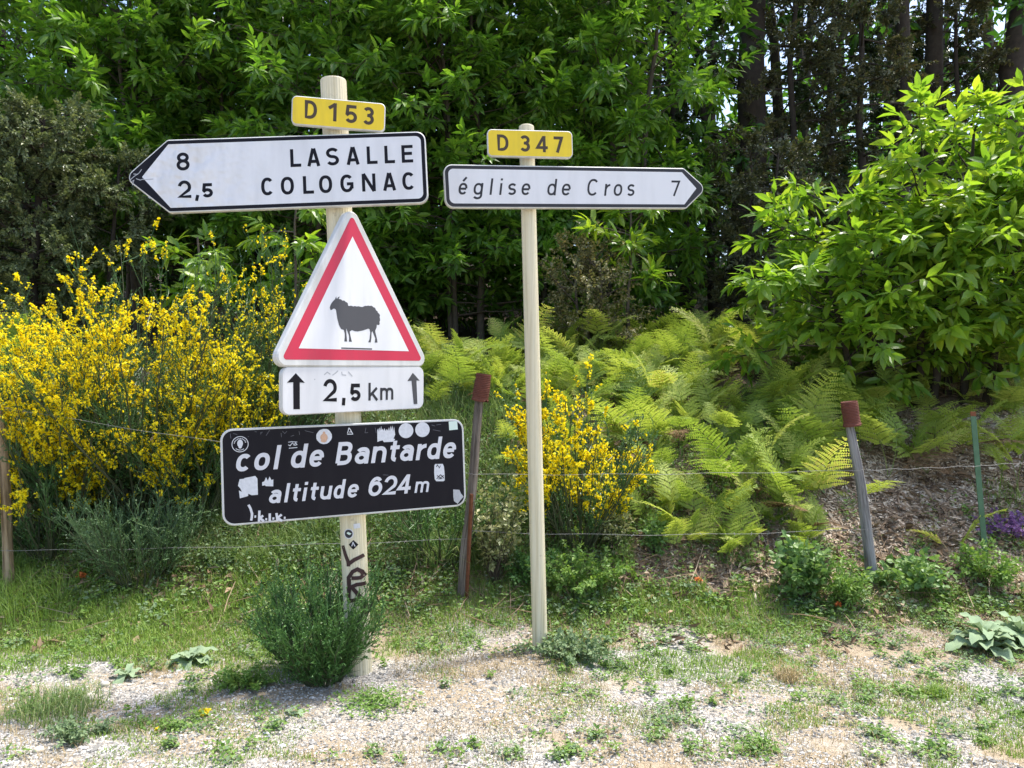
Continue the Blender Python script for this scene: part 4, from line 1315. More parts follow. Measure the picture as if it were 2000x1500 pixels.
# ------------------------------------------------------------------ broom
def broom(label, u, v, H, spread, nst, ntw, fl, seed, stem='broomstem', lean=(0, 0), base=None, flo=.25, thick=1.0, twl=.42, tiltmax=42, group='broom shrubs'):
    rng = np.random.RandomState(seed)
    b = hit(u, v) if base is None else np.array(base)
    T = thing('broom_shrub', label, 'shrub', b, group)
    a = rng.uniform(0, 6.283, nst)
    tilt = np.radians(tiltmax) * np.sqrt(rng.rand(nst))
    d0 = np.stack([np.cos(a) * np.sin(tilt) + lean[0], np.sin(a) * np.sin(tilt) + lean[1], np.cos(tilt)], 1)
    Ls = H * rng.uniform(.62, 1.05, nst) * (1.0 - .22 * (tilt / np.radians(tiltmax)) ** 2)
    root = b + np.stack([np.cos(a) * .10 * spread, np.sin(a) * .10 * spread, np.full(nst, -.04)], 1)
    n = 7
    t = np.linspace(0, 1, n)
    P = root[:, None] + (Ls[:, None] * t)[..., None] * nrm(d0)[:, None] * np.array([spread, spread, 1.0])
    P[:, :, 2] += (t ** 2)[None] * .05 * Ls[:, None]
    P[:, :, :2] += np.cumsum(rng.normal(0, .012 * H, (nst, n, 2)), 1)
    R = (.009 * (1 - .75 * t))[None] * rng.uniform(.6, 1.3, (nst, 1)) * thick
    mb = MB()
    V, Fq = tubes(P, R, 4)
    mb.add(V, Fq, 1)
    # twigs
    k = nst * ntw
    si = np.repeat(np.arange(nst), ntw)
    f = rng.uniform(.10, 1.0, k) ** .8
    j = np.minimum((f * (n - 1)).astype(int), n - 2)
    fr = f * (n - 1) - j
    S = P[si, j] * (1 - fr)[:, None] + P[si, j + 1] * fr[:, None]
    sd = nrm(P[si, j + 1] - P[si, j])
    td = nrm(sd + rng.normal(0, .45, (k, 3)) + [0, 0, .22])
    tl = twl * H / 2 * rng.uniform(.35, 1.0, k)
    m = 4
    tt = np.linspace(0, 1, m)
    Q = S[:, None] + (tl[:, None] * tt)[..., None] * td[:, None]
    Q += np.cumsum(rng.normal(0, .010, (k, m, 3)), 1) * tt[:, None]
    Q[:, :, 2] += (tt ** 2)[None] * .06 * tl[:, None]
    V, Fq = tubes(Q, (.0034 * (1 - .6 * tt))[None] * np.ones((k, 1)) * thick, 3)
    mb.add(V, Fq, 0)
    # finer side twigs
    k2 = k * 2
    qi = np.repeat(np.arange(k), 2)
    f2 = rng.uniform(.1, .95, k2)
    j2 = np.minimum((f2 * (m - 1)).astype(int), m - 2)
    fr2 = f2 * (m - 1) - j2
    S2 = Q[qi, j2] * (1 - fr2)[:, None] + Q[qi, j2 + 1] * fr2[:, None]
    d2 = nrm(td[qi] + rng.normal(0, .35, (k2, 3)) + [0, 0, .2])
    l2 = tl[qi] * rng.uniform(.2, .5, k2)
    Q2 = np.stack([S2, S2 + d2 * (l2 * .5)[:, None] + rng.normal(0, .004, (k2, 3)), S2 + d2 * l2[:, None]], 1)
    V, Fq = tubes(Q2, np.array([.0022, .0018, .0008])[None] * np.ones((k2, 1)) * thick, 3)
    mb.add(V, Fq, 0)
    mb.build('stems', [M[stem], M['broomwood']], T)
    # tiny leaves along the twigs
    nl = k2 * 7
    li = rng.randint(0, k2, nl)
    ft = rng.rand(nl)[:, None]
    pp = Q2[li, 0] * (1 - ft) + Q2[li, 2] * ft
    mb = MB()
    add_leaves(mb, pp, d2[li] + rng.normal(0, .6, (nl, 3)), rng.normal(0, .5, (nl, 3)) + [0, 0, 1], rng.uniform(.010, .022, nl) * min(1.15, max(.8, H)), wf=.30, fine=False)
    lv = mb.build('leaves', M[stem], T)
    lv['kind'] = 'stuff'
    if fl > 0:
        nf = int(k2 * fl * 3.6)
        li = rng.randint(0, k2, nf)
        ft = rng.uniform(.05, 1.0, nf)[:, None]
        pp = Q2[li, 0] * (1 - ft) + Q2[li, 2] * ft + rng.normal(0, .006, (nf, 3))
        hrel = (pp[:, 2] - b[2]) / H
        den = vnoise(pp[:, 0] + pp[:, 1] * .7, pp[:, 2], 3.0, seed) * .80 + vnoise(pp[:, 0] - pp[:, 1], pp[:, 2], 10, seed + 3) * .4 + np.clip(hrel, 0, 1) * .22
        ok = (den > .68) & (hrel > flo + rng.uniform(-.08, .08, nf))
        pp, dd = pp[ok], d2[li][ok]
        nf = len(pp)
        az = rng.normal(0, 1, (nf, 3)) + dd * .3
        mb = MB()
        sz = rng.uniform(.013, .025, nf)
        add_leaves(mb, pp, az + [0, 0, .5], rng.normal(0, 1, (nf, 3)) + az, sz, wf=.42, droop=-.2, fine=False)
        add_leaves(mb, pp, az - [0, 0, .3], rng.normal(0, .6, (nf, 3)) + [0, 0, 1], sz * 1.05, wf=.30, droop=.2, fold=.8, fine=False)
        add_leaves(mb, pp, az * .6 + rng.normal(0, .5, (nf, 3)), rng.normal(0, .6, (nf, 3)) + [0, 0, 1], sz * .85, wf=.36, droop=.1, fine=False)
        fo = mb.build('blossom', M['flower'], T)
        fo['kind'] = 'stuff'
    return T
broom('tall yellow-flowering broom, highest of the broom bushes on the left', 285, 1000, 2.0, .95, 95, 13, 4.6, 601, flo=.2)
broom('wide yellow-flowering broom nearest the left fence post', 145, 1040, 1.68, .82, 84, 13, 4.6, 602, flo=.15)
broom('yellow-flowering broom with bare grey stems just left of the triangle sign', 430, 985, 1.50, .70, 50, 12, 2.3, 603, flo=.25)
broom('mostly green broom behind the left side of the triangle sign', 545, 900, 1.70, .75, 80, 13, .6, 604, flo=.55)
broom('low yellow broom at the foot of the left fence post', 100, 1085, .85, 1.0, 42, 11, 3.4, 605, flo=.1)
broom('green broom at the left edge behind the flowering brooms', 5, 940, 1.35, .9, 50, 12, .5, 606, flo=.5, base=None)
broom('yellow-flowering broom filling the gap behind the black sign', 375, 1020, 1.15, .75, 45, 11, 2.0, 607, flo=.15)
broom('small grey-green broom without flowers, left of the black sign', 272, 1135, .66, 1.1, 60, 15, 0, 608, 'broomgrey', tiltmax=38, twl=.6, thick=.8)
broom('bushy dark green broom hugging the foot of the thick signpost', 630, 1328, .60, .80, 84, 17, 0, 609, 'broomdark', lean=(-.07, 0), tiltmax=50, twl=.62, thick=.8)
broom('rounded yellow-flowering broom behind the slim signpost', 1130, 1062, 1.12, .92, 84, 12, 3.4, 610, flo=.2)
broom('small green broom behind the right end of the black sign', 865, 1085, .62, 1.1, 40, 11, 0, 611, 'broomdark', tiltmax=48, twl=.6)

# ------------------------------------------------------------------ ferns
def frond_mesh(seed):
    rng = np.random.RandomState(seed)
    stipe, blade = rng.uniform(.22, .58), rng.uniform(.40, .74)
    arch = rng.uniform(.5, 1.0)
    n = 14
    t = np.linspace(0, 1, n)
    ang = np.radians(82) - arch * t ** 1.4 * np.radians(85)
    seg = (stipe + blade) / (n - 1)
    P = np.zeros((n, 3))
    for i in range(1, n):
        P[i] = P[i - 1] + seg * np.array([math.cos(ang[i]), 0, math.sin(ang[i])])
    mb = MB()
    V, Fq = tubes(P[None], (.0048 * (1 - .8 * t))[None], 3)
    mb.add(V, Fq, 1)
    dist = t * (stipe + blade)
    np_ = 8
    pos, dr, ups, Ls = [], [], [], []
    for i in range(np_):
        q = i / np_
        s = stipe + blade * (q ** .92)
        b = np.array([np.interp(s, dist, P[:, c]) for c in range(3)])
        e = np.array([np.interp(min(s + .05, dist[-1]), dist, P[:, c]) for c in range(3)])
        ax = nrm(e - b) if np.linalg.norm(e - b) > 1e-6 else nrm(P[-1] - P[-2])
        for sg in (-1, 1):
            side = np.array([0, sg, 0.])
            up = nrm(np.cross(ax, side) * sg)
            L = blade * .50 * (1 - q) ** .8 * rng.uniform(.85, 1.1) + .03
            pd = nrm(side * .88 + ax * .42 + up * rng.uniform(-.05, .16))
            m = max(4, int(L / .025))
            for k in range(m):
                w = (k + .5) / m
                pp = b + pd * L * w + np.array([0, 0, -.16 * L * w * w])
                ll = (.062 * (1 - w) ** .6 + .010) * (.5 + .5 * (1 - q))
                for s2 in (-1, 1):
                    pos.append(pp)
                    dr.append(nrm(np.cross(pd, up) * s2 + pd * .32) + rng.normal(0, .05, 3))
                    ups.append(up + rng.normal(0, .10, 3))
                    Ls.append(ll)
            pos.append(b + pd * L * .96 + np.array([0, 0, -.14 * L]))
            dr.append(pd)
            ups.append(up)
            Ls.append(.03)
    add_leaves(mb, np.array(pos), np.array(dr), np.array(ups), np.array(Ls), wf=.36, droop=.12, fold=.12, fine=False)
    return mb.mesh('frond', [M['fern'], M['fernstem']])
FRONDS = [frond_mesh(700 + i) for i in range(12)]
DEAD = []
for f in FRONDS[:4]:
    q = f.copy()
    q.materials.clear()
    q.materials.append(M['deadfern'])
    q.materials.append(M['deadstem'])
    DEAD.append(q)
def fern(x, y, rng, label, scale=1.0, nf=3, group='bracken ferns covering the bank', turn=None):
    b = (x, y, hz(x, y) - .01)
    T = thing('bracken_fern', label, 'fern', b, group)
    a0 = rng.uniform(0, 6.283) if turn is None else turn
    for k in range(nf):
        dead = nf >= 3 and k == nf - 1 and rng.rand() < .42
        o = bpy.data.objects.new('frond', DEAD[rng.randint(len(DEAD))] if dead else FRONDS[rng.randint(len(FRONDS))])
        COL.objects.link(o)
        o.parent = T
        o.rotation_euler = (rng.uniform(-.4, .4), rng.uniform(-.35, .45), a0 + k * 6.283 / max(nf, 1) + rng.uniform(-.5, .5))
        s = scale * rng.uniform(.6, 1.15)
        if dead:
            o['label'] = 'brown dead frond'
            o.rotation_euler[1] += .75
            s *= .85
        o.scale = (s, s * rng.uniform(.75, 1.1), s)
    return T
def ferns():
    rng = np.random.RandomState(77)
    pts = []
    tries = 0
    while len(pts) < 232 and tries < 30000:
        tries += 1
        y = rng.uniform(5.6, 9.0) if rng.rand() < .6 else rng.uniform(5.6, 7.4)
        u = rng.uniform(805, 1690)
        x = (u - U0) / F_PX * y
        if u < 1000 and y < 7.3: continue
        if u > 1600 and y < 6.8: continue
        if y < 6.5 and u < 1255: continue
        if y < 5.8 and u < 1310: continue
        if vnoise(x, y, 1.5, 12) < .24: continue
        if any((x - a) ** 2 + (y - c) ** 2 < .024 for a, c in pts): continue
        pts.append((x, y))
    for x, y in pts:
        u = U0 + F_PX * x / y
        if y > 8.5: z = ('at the back of the fern thicket against the dark wood', 'back')
        elif u < 1130: z = ('behind the yellow broom and slim signpost', 'left')
        elif y > 7.3: z = ('in the upper middle of the fern thicket', 'upper')
        elif y > 6.4: z = ('in the lower middle of the fern thicket', 'lower')
        else: z = ('at the front edge of the fern thicket above the path', 'front')
        fern(x, y, rng, 'bracken fern ' + z[0], rng.uniform(.36, .80) * (.85 if y < 6.4 else 1), 4 if rng.rand() < .35 else 3, group=z[1] + ' bracken ferns of the thicket on the bank')
    for u, v, s, nf, lab in ((1735, 935, .95, 3, 'large bracken fern just right of the tin on the grey fence post'),
                             (1560, 905, .8, 4, 'sunlit bracken fern just left of the tin on the grey fence post'),
                             (1835, 900, .85, 3, 'tall bracken fern left of the green metal post'),
                             (1873, 1105, .62, 2, 'single small bracken fern on a thin stalk beside the green metal post'),
                             (1985, 985, .7, 3, 'shaded bracken fern right of the green metal post'),
                             (1425, 1115, .62, 3, 'yellow-green bracken fern spilling onto the path side below the thicket'),
                             (1360, 1075, .6, 3, 'small bracken fern at the lower left edge of the thicket'),
                             (1530, 1020, .72, 4, 'pale bracken fern low on the bank left of the wood chips'),
                             (1590, 1075, .6, 3, 'bracken fern at the foot of the wood chip slope'),
                             (1480, 1000, .75, 4, 'bracken fern in the middle of the lower fern edge'),
                             (1660, 1000, .5, 2, 'wispy bracken fern behind the grey fence post'),
                             (110, 1058, .5, 3, 'small bracken fern under the broom by the left fence post')):
        p = hit(u, v)
        fern(p[0], p[1], rng, lab, s, nf, group=None)
    for k in range(16):
        u, y = rng.uniform(-60, 95), rng.uniform(7.2, 8.4)
        fern((u - U0) / F_PX * y, y, rng, 'bracken fern in the small patch at the left edge', rng.uniform(.8, 1.1), 3, group='bracken ferns at the left edge')
    for k in range(36):
        y = rng.uniform(6.35, 7.9)
        u = rng.uniform(1655, 2030)
        fern((u - U0) / F_PX * y, y, rng, 'shaded bracken fern under the chestnut sapling', rng.uniform(.5, .8), 4, group='bracken ferns under the sapling')
ferns()

# ------------------------------------------------------------------ small plants
def small_bush(name, label, u, v, H, R, nst, mat, L, per, seed, wf=.3, cat='bush', tilt=60, fine=False):
    rng = np.random.RandomState(seed)
    b = hit(u, v)
    T = thing(name, label, cat, b)
    W, TP, AX = [], [], []
    for i in range(nst):
        a = rng.uniform(0, 6.283)
        te = math.radians(tilt) * math.sqrt(rng.rand())
        d = np.array([math.cos(a) * math.sin(te) * R / H * 1.2, math.sin(a) * math.sin(te) * R / H * 1.2, math.cos(te)])
        l = H * rng.uniform(.6, 1.05)
        P = b + d * (l * np.linspace(0, 1, 4))[:, None] + np.cumsum(rng.normal(0, .015 * H, (4, 3)), 0) + [0, 0, -.01]
        W.append((P, np.linspace(.006, .002, 4) * max(.5, H)))
        for f in (.45, .7, .85, 1.0):
            TP.append(np.array([np.interp(f, np.linspace(0, 1, 4), P[:, c]) for c in range(3)]))
            AX.append(nrm(d + rng.normal(0, .6, 3)))
    wood_mesh(W, 'stems', M['twig'], T)
    mb = MB()
    pos, d, up, Ls = sprays(rng, np.array(TP), np.array(AX), per, L * 1.6, L, .8)
    add_leaves(mb, pos, d, up, Ls, wf=wf, droop=.2, fine=fine)
    o = mb.build('foliage', M[mat], T)
    o['kind'] = 'stuff'
    return T
small_bush('low_bush', 'low dense dark green bush right of the slim signpost', 1130, 1165, .34, .34, 60, 'weed', .035, 10, 801)
small_bush('low_bush', 'low green bush behind the slim signpost foot', 1045, 1150, .30, .25, 34, 'broomdark', .035, 9, 802)
small_bush('pale_shrub', 'pale cream-leaved shrub beside the brown fence post', 965, 1140, .72, .30, 38, 'pale', .04, 8, 803, .34, 'shrub', 45)
small_bush('pale_shrub', 'small pale shrub under the flowering broom behind the slim signpost', 1200, 1080, .35, .22, 22, 'pale', .035, 7, 804, .34, 'shrub', 50)
small_bush('oak_seedling', 'small yellow-green leafy seedling under the ferns near the broom', 1277, 1085, .26, .13, 16, 'bramble', .05, 7, 805, .3, 'plant', 40)
small_bush('bramble_bush', 'pale green bramble bush left of the foot of the grey fence post', 1565, 1175, .40, .20, 30, 'bramble', .05, 8, 806, .42, 'bush', 50, True)
small_bush('bramble_bush', 'spreading bramble right of the foot of the grey fence post', 1770, 1160, .26, .34, 34, 'bramble', .05, 8, 807, .42, 'bush', 62, True)
small_bush('weed_clump', 'leafy green weed clump at the foot of the green metal post', 1925, 1150, .30, .30, 34, 'weed', .04, 9, 808, .25, 'weed', 50)
small_bush('weed_clump', 'feathery green weed clump just left of the grey fence post foot', 1650, 1190, .30, .20, 30, 'weed', .04, 9, 809, .2, 'weed', 40)
small_bush('weed_clump', 'blue-green weed clump right of the slim signpost foot', 1120, 1285, .14, .24, 46, 'weedblue', .028, 8, 810, .4, 'weed', 60)
small_bush('weed_clump', 'leafy weed clump on the gravel in front of the dark green broom', 475, 1340, .10, .17, 36, 'weed', .022, 8, 811, .4, 'weed', 60)
def weed_mat(label, u, v, r, n, mat, L, seed):
    rng = np.random.RandomState(seed)
    b = hit(u, v)
    a, q = rng.uniform(0, 6.283, n), np.sqrt(rng.rand(n)) * r * (1 + .5 * np.sin(rng.randint(0, 5, n) * 1.9))
    x, y = b[0] + np.cos(a) * q, b[1] + np.sin(a) * q * .8
    ok = x < 1e9
    x, y = x[ok], y[ok]
    n = len(x)
    P = np.stack([x, y, hfun(x, y) + rng.uniform(.003, .035, n) * (.5 + vnoise(x, y, 9, seed + 1))], 1)
    mb = MB()
    add_leaves(mb, P, np.stack([rng.normal(0, 1, n), rng.normal(0, 1, n), rng.normal(.2, .3, n)], 1), rng.normal(0, .35, (n, 3)) + [0, 0, 1], rng.uniform(.6, 1.2, n) * L, wf=.40, droop=.15, fine=False)
    tag(mb.build('weed_clump', M[mat], org=b), label, 'weed')
weed_mat('bright green clover clump on the gravel right of the thick signpost', 735, 1375, .17, 750, 'weed', .019, 812)
weed_mat('bright green clover clump at the bottom right on the gravel', 1480, 1470, .085, 360, 'weed', .017, 813)
weed_mat('green weed clump at the bottom left of the gravel', 345, 1425, .065, 240, 'weed', .016, 814)
small_bush('weed_clump', 'dull green cushion of weed at the lower left corner', 150, 1440, .08, .13, 30, 'weedblue', .022, 8, 815, .3, 'weed', 65)
small_bush('purple_flower_plant', 'patch of purple flowers at the right edge under the ferns', 1975, 1050, .20, .28, 40, 'purple', .022, 9, 816, .5, 'flowers', 60)

def leaf_grid(L, W, droop, seed, wave=.38):
    rng = np.random.RandomState(seed)
    nu, nv = 9, 5
    s = np.linspace(0, 1, nu)
    w = W * np.sin(np.pi * np.clip(s * .93 + .05, 0, 1)) ** .75 * (1 - .25 * (1 - s) ** 3)
    w[0], w[-1] = W * .22, .002
    q = np.linspace(-1, 1, nv)
    S, Q = np.meshgrid(s, q, indexing='ij')
    X = S * L
    Y = Q * w[:, None]
    ph = rng.uniform(0, 6)
    Z = .55 * L * S - droop * L * S ** 2 + np.abs(Q) * w[:, None] * .30 + wave * w[:, None] * np.sin(S * 15 + ph + Q * 2) * np.abs(Q)
    V = np.stack([X, Y, Z], -1).reshape(-1, 3)
    i = np.arange(nu * nv).reshape(nu, nv)
    Fq = np.stack([i[:-1, :-1], i[1:, :-1], i[1:, 1:], i[:-1, 1:]], -1).reshape(-1, 4)
    return MB().add(V, Fq)
MUL = [leaf_grid(1, .21 + .02 * (i % 3), .45 + .13 * (i % 5), 30 + i).mesh('leaf', M['mullein'], True) for i in range(7)]
def mullein(label, u, v, L, n, seed, tall=0.0):
    rng = np.random.RandomState(seed)
    b = hit(u, v)
    T = thing('mullein_plant', label, 'plant', b)
    for i in range(n):
        o = bpy.data.objects.new('leaf', MUL[rng.randint(len(MUL))])
        COL.objects.link(o)
        o.parent = T
        k = i / max(1, n - 1)
        o.rotation_euler = (rng.uniform(-.2, .2), .38 - .95 * k + rng.uniform(-.15, .15), i * 2.4 + rng.uniform(-.3, .3))
        s = L * (1.05 - .5 * k) * rng.uniform(.85, 1.1)
        o.scale = (s, s, s)
        o.location = (0, 0, .01 + .05 * k * L + tall * k)
mullein('grey-green velvety mullein rosette on the grass left of the dark green broom', 372, 1295, .19, 14, 1)
mullein('smaller pale mullein rosette left of the velvety one', 248, 1325, .145, 8, 2)
mullein('large grey-green mullein at the right edge of the picture', 1925, 1275, .27, 19, 3, .09)
mullein('second large mullein cut by the right edge', 1990, 1260, .25, 15, 6, .08)
mullein('tiny light green rosette on the gravel left of the thick signpost', 568, 1400, .09, 4, 4)

def blades(rng, pos, h, w, lean):
    n = len(pos)
    a = rng.uniform(0, 6.283, n)
    ln = np.stack([np.cos(a), np.sin(a)], 1) * (lean * rng.uniform(.2, 1.0, n))[:, None]
    sd = np.stack([-np.sin(a + rng.normal(0, .6, n)), np.cos(a), np.zeros(n)], 1)
    V = np.empty((n, 5, 3))
    for k, (s, ww) in enumerate(((0, 1.0), (.55, .75))):
        c = pos.copy()
        c[:, 2] += h * s * (1 - .25 * lean * s)
        c[:, :2] += ln * (h * s ** 1.8)[:, None]
        V[:, 2 * k] = c + sd * (w * ww)[:, None]
        V[:, 2 * k + 1] = c - sd * (w * ww)[:, None]
    c = pos.copy()
    c[:, 2] += h * (1 - .35 * lean)
    c[:, :2] += ln * h[:, None]
    V[:, 4] = c
    off = (np.arange(n) * 5)[:, None]
    return V.reshape(-1, 3), (off + np.array([[0, 1, 3, 2]])), (off + np.array([[2, 3, 4]]))
def grass_tuft(label, u, v, r, h, n, mat, seed):
    rng = np.random.RandomState(seed)
    b = hit(u, v)
    q = np.clip(rng.normal(0, 1, (n, 2)), -1.5, 1.5) * r * .5
    P = np.stack([b[0] + q[:, 0], b[1] + q[:, 1], hfun(b[0] + q[:, 0], b[1] + q[:, 1]) - .005], 1)
    V, F4, F3 = blades(rng, P, h * rng.uniform(.5, 1.1, n), np.full(n, .0019), rng.uniform(.4, 1.5, n))
    mb = MB()
    mb.add(V, F4)
    mb.n -= 0
    mb.f.append(F3.astype(np.int64))
    mb.m.append(0)
    o = mb.build('grass_tuft', M[mat], org=b)
    tag(o, label, 'grass')
grass_tuft('long grey-green grass tuft at the lower left on the gravel', 105, 1395, .24, .17, 620, 'rankgrass', 1)
grass_tuft('bright yellow-green grass tuft on the gravel left of the large mullein', 1828, 1360, .06, .10, 220, 'grass', 2)
grass_tuft('straw-coloured grass tuft right of the slim signpost', 1540, 1330, .08, .12, 160, 'drygrass', 3)
grass_tuft('tall grass clump at the foot of the left fence post', 45, 1195, .32, .30, 800, 'grass', 4)

def U(x, y): return U0 + F_PX * x / y
def scatter_grass():
    rng = np.random.RandomState(42)
    # low verge grass
    n = 400000
    y = rng.uniform(3.1, 6.4, n)
    x = rng.uniform(-1, 1, n) * y * .96
    u = U(x, y)
    nz = vnoise(x, y, 1.7, 21) * .6 + vnoise(x, y, 4.5, 22) * .4
    edge = np.where(u < 560, 4.00, np.where(u < 760, 4.75, np.where(u < 1080, 4.75, 4.45)))
    want = np.clip((y - edge) / .55, 0, 1) * np.where(u < 620, .85, np.where(u < 1100, .76, .60))
    want = np.maximum(want, np.where(u > 1080, .70, .46) * np.clip((vnoise(x, y, 2.1, 27) * .65 + vnoise(x, y, 6, 28) * .35 - .48) * 6, 0, 1))
    bank = (u > 1240) & (y > 5.35)
    want = np.where(bank, want * .4, want)
    thr = np.clip(nz * 1.3 - .30, 0, 1)
    ok = (want > 0) & (thr < want) & (rng.rand(n) < .15 + .85 * want)
    x, y = x[ok], y[ok]
    u = U(x, y)
    n = len(x)
    P = np.stack([x, y, hfun(x, y) - .004], 1)
    tall = np.where(u < 620, .065, .055) * (.40 + .9 * vnoise(x, y, 2.2, 23)) * np.clip((y - 3.6) / 1.2, .45, 1.4)
    V, F4, F3 = blades(rng, P, tall * rng.uniform(.5, 1.5, n), rng.uniform(.0014, .0028, n), rng.uniform(.3, 1.0, n))
    mb = MB()
    mb.add(V, F4)
    mb.f.append(F3.astype(np.int64))
    mb.m.append(0)
    tag(mb.build('verge_grass', M['grass']), 'short green grass growing along the verge', 'grass', kind='stuff')
    # rank grass on the slope behind the black sign
    n = 115000
    y = rng.uniform(5.5, 8.8, n)
    u = np.where(rng.rand(n) < .42, rng.uniform(330, 1010, n), rng.uniform(-700, 330, n))
    x = (u - U0) / F_PX * y
    ok = vnoise(x, y, 2.0, 25) > .30
    x, y = x[ok], y[ok]
    n = len(x)
    P = np.stack([x, y, hfun(x, y) - .01], 1)
    clump = vnoise(x, y, 3.2, 26)
    V, F4, F3 = blades(rng, P, rng.uniform(.05, .30, n) * (.4 + 1.1 * clump), rng.uniform(.0018, .0036, n), rng.uniform(.5, 1.7, n))
    mb = MB()
    mb.add(V, F4)
    mb.f.append(F3.astype(np.int64))
    mb.m.append(0)
    k = 16000
    yy = rng.uniform(5.4, 8.8, k)
    xx = (rng.uniform(330, 1010, k) - U0) / F_PX * yy
    ok = vnoise(xx, yy, 2.6, 29) > .42
    xx, yy = xx[ok], yy[ok]
    k = len(xx)
    add_leaves(mb, np.stack([xx, yy, hfun(xx, yy) + rng.uniform(.01, .22, k)], 1), rng.normal(0, 1, (k, 3)) + [0, 0, .3], rng.normal(0, .5, (k, 3)) + [0, 0, 1], rng.uniform(.015, .04, k), m=1, wf=.3, fine=False)
    tag(mb.build('rank_grass', [M['rankgrass'], M['weedblue']]), 'rank grey-green grass on the slope behind the black sign', 'grass', kind='stuff')
    # dry grass
    n = 110000
    y = rng.uniform(3.1, 8.5, n)
    x = rng.uniform(-1, 1, n) * y * .72
    ok = (vnoise(x, y, 2.6, 31) > np.where(U(x, y) > 1080, .46, .56)) & (rng.rand(n) < np.where(y > 5.2, .5, np.where(y < 4.0, .4, .9)))
    x, y = x[ok], y[ok]
    n = len(x)
    P = np.stack([x, y, hfun(x, y) - .003], 1)
    V, F4, F3 = blades(rng, P, rng.uniform(.02, .07, n) * np.where(y > 5.2, 2.2, 1), rng.uniform(.001, .0022, n), rng.uniform(.6, 1.5, n))
    mb = MB()
    mb.add(V, F4)
    mb.f.append(F3.astype(np.int64))
    mb.m.append(0)
    tag(mb.build('dry_grass', M['drygrass']), 'thin straw-coloured dry grass among the gravel and verge', 'grass', kind='stuff')
scatter_grass()

def ground_cover():
    rng = np.random.RandomState(43)
    mb = MB()
    cl = []
    while len(cl) < 2000:
        y = rng.uniform(3.25, 6.2)
        x = rng.uniform(-1, 1) * y * .88
        u = U(x, y)
        w = .9 if y > 4.65 else (.40 if y > 4.2 else (.36 if u > 1080 else .2))
        if u > 1240 and y > 5.4: w *= .3
        if 640 < u < 1080 and 3.4 < y < 4.55: w *= .25
        if rng.rand() < w * (.3 + vnoise(x, y, 2.4, 51)):
            cl.append((x, y))
    for m, sel in ((0, .6), (1, .4)):
        pos, d, up, L = [], [], [], []
        for (x, y) in cl:
            if (rng.rand() < .65) != (m == 0): continue
            k = rng.randint(14, 46)
            r = rng.uniform(.03, .10) * (1.3 if y > 4.7 else .8)
            q = rng.normal(0, 1, (k, 2)) * r * .55
            hh = rng.uniform(.004, .05, k) * (1.6 if y > 5 else .8)
            pos.append(np.stack([x + q[:, 0], y + q[:, 1], hfun(x + q[:, 0], y + q[:, 1]) + hh], 1))
            d.append(np.stack([rng.normal(0, 1, k), rng.normal(0, 1, k), rng.normal(.25, .3, k)], 1))
            up.append(rng.normal(0, .35, (k, 3)) + [0, 0, 1])
            L.append(rng.uniform(.010, .028, k) * (1.5 if y > 5 else 1))
        add_leaves(mb, np.vstack(pos), np.vstack(d), np.vstack(up), np.concatenate(L), m=m, wf=.36, droop=.15, fine=False)
    tag(mb.build('ground_cover', [M['weed'], M['weedblue']]), 'low leafy weeds creeping over the verge and gravel', 'weeds', kind='stuff')
ground_cover()

def gravel():
    rng = np.random.RandomState(44)
    n = 84000
    y = 3.0 + 2.0 * rng.beta(1.0, 1.25, n)
    x = rng.uniform(-1, 1, n) * y * .97
    nz = vnoise(x, y, 1.6, 61) * .6 + vnoise(x, y, 4.0, 62) * .4
    ok = nz + .35 * (np.abs(U(x, y) - 960) < 170) * (y > 3.5) > np.where(y > 4.5, .55, .34)
    x, y = x[ok], y[ok]
    n = len(x)
    r = .0042 * np.exp(rng.normal(0, .42, n))
    r = np.clip(r, .002, .016)
    base = np.array([[1, 0, 0], [-1, 0, 0], [0, 1, 0], [0, -1, 0], [0, 0, 1], [0, 0, -1.]])
    sc = rng.uniform(.55, 1.35, (n, 6, 1)) * base[None] * np.array([1.2, 1.0, .65])
    sc[..., :2] += rng.uniform(-.3, .3, (n, 6, 2))
    a = rng.uniform(0, 6.283, n)
    ca, sa = np.cos(a)[:, None], np.sin(a)[:, None]
    X = sc[..., 0] * ca - sc[..., 1] * sa
    Y = sc[..., 0] * sa + sc[..., 1] * ca
    V = np.stack([X, Y, sc[..., 2]], -1) * r[:, None, None]
    V += np.stack([x, y, hfun(x, y) + r * .25], 1)[:, None]
    f = np.array([[0, 2, 4], [2, 1, 4], [1, 3, 4], [3, 0, 4], [2, 0, 5], [1, 2, 5], [3, 1, 5], [0, 3, 5]])
    Fq = (f[None] + (np.arange(n) * 6)[:, None, None]).reshape(-1, 3)
    mb = MB()
    mb.add(V.reshape(-1, 3), Fq)
    tag(mb.build('gravel', M['pebble']), 'pale loose gravel of the roadside', 'gravel', kind='stuff')
gravel()

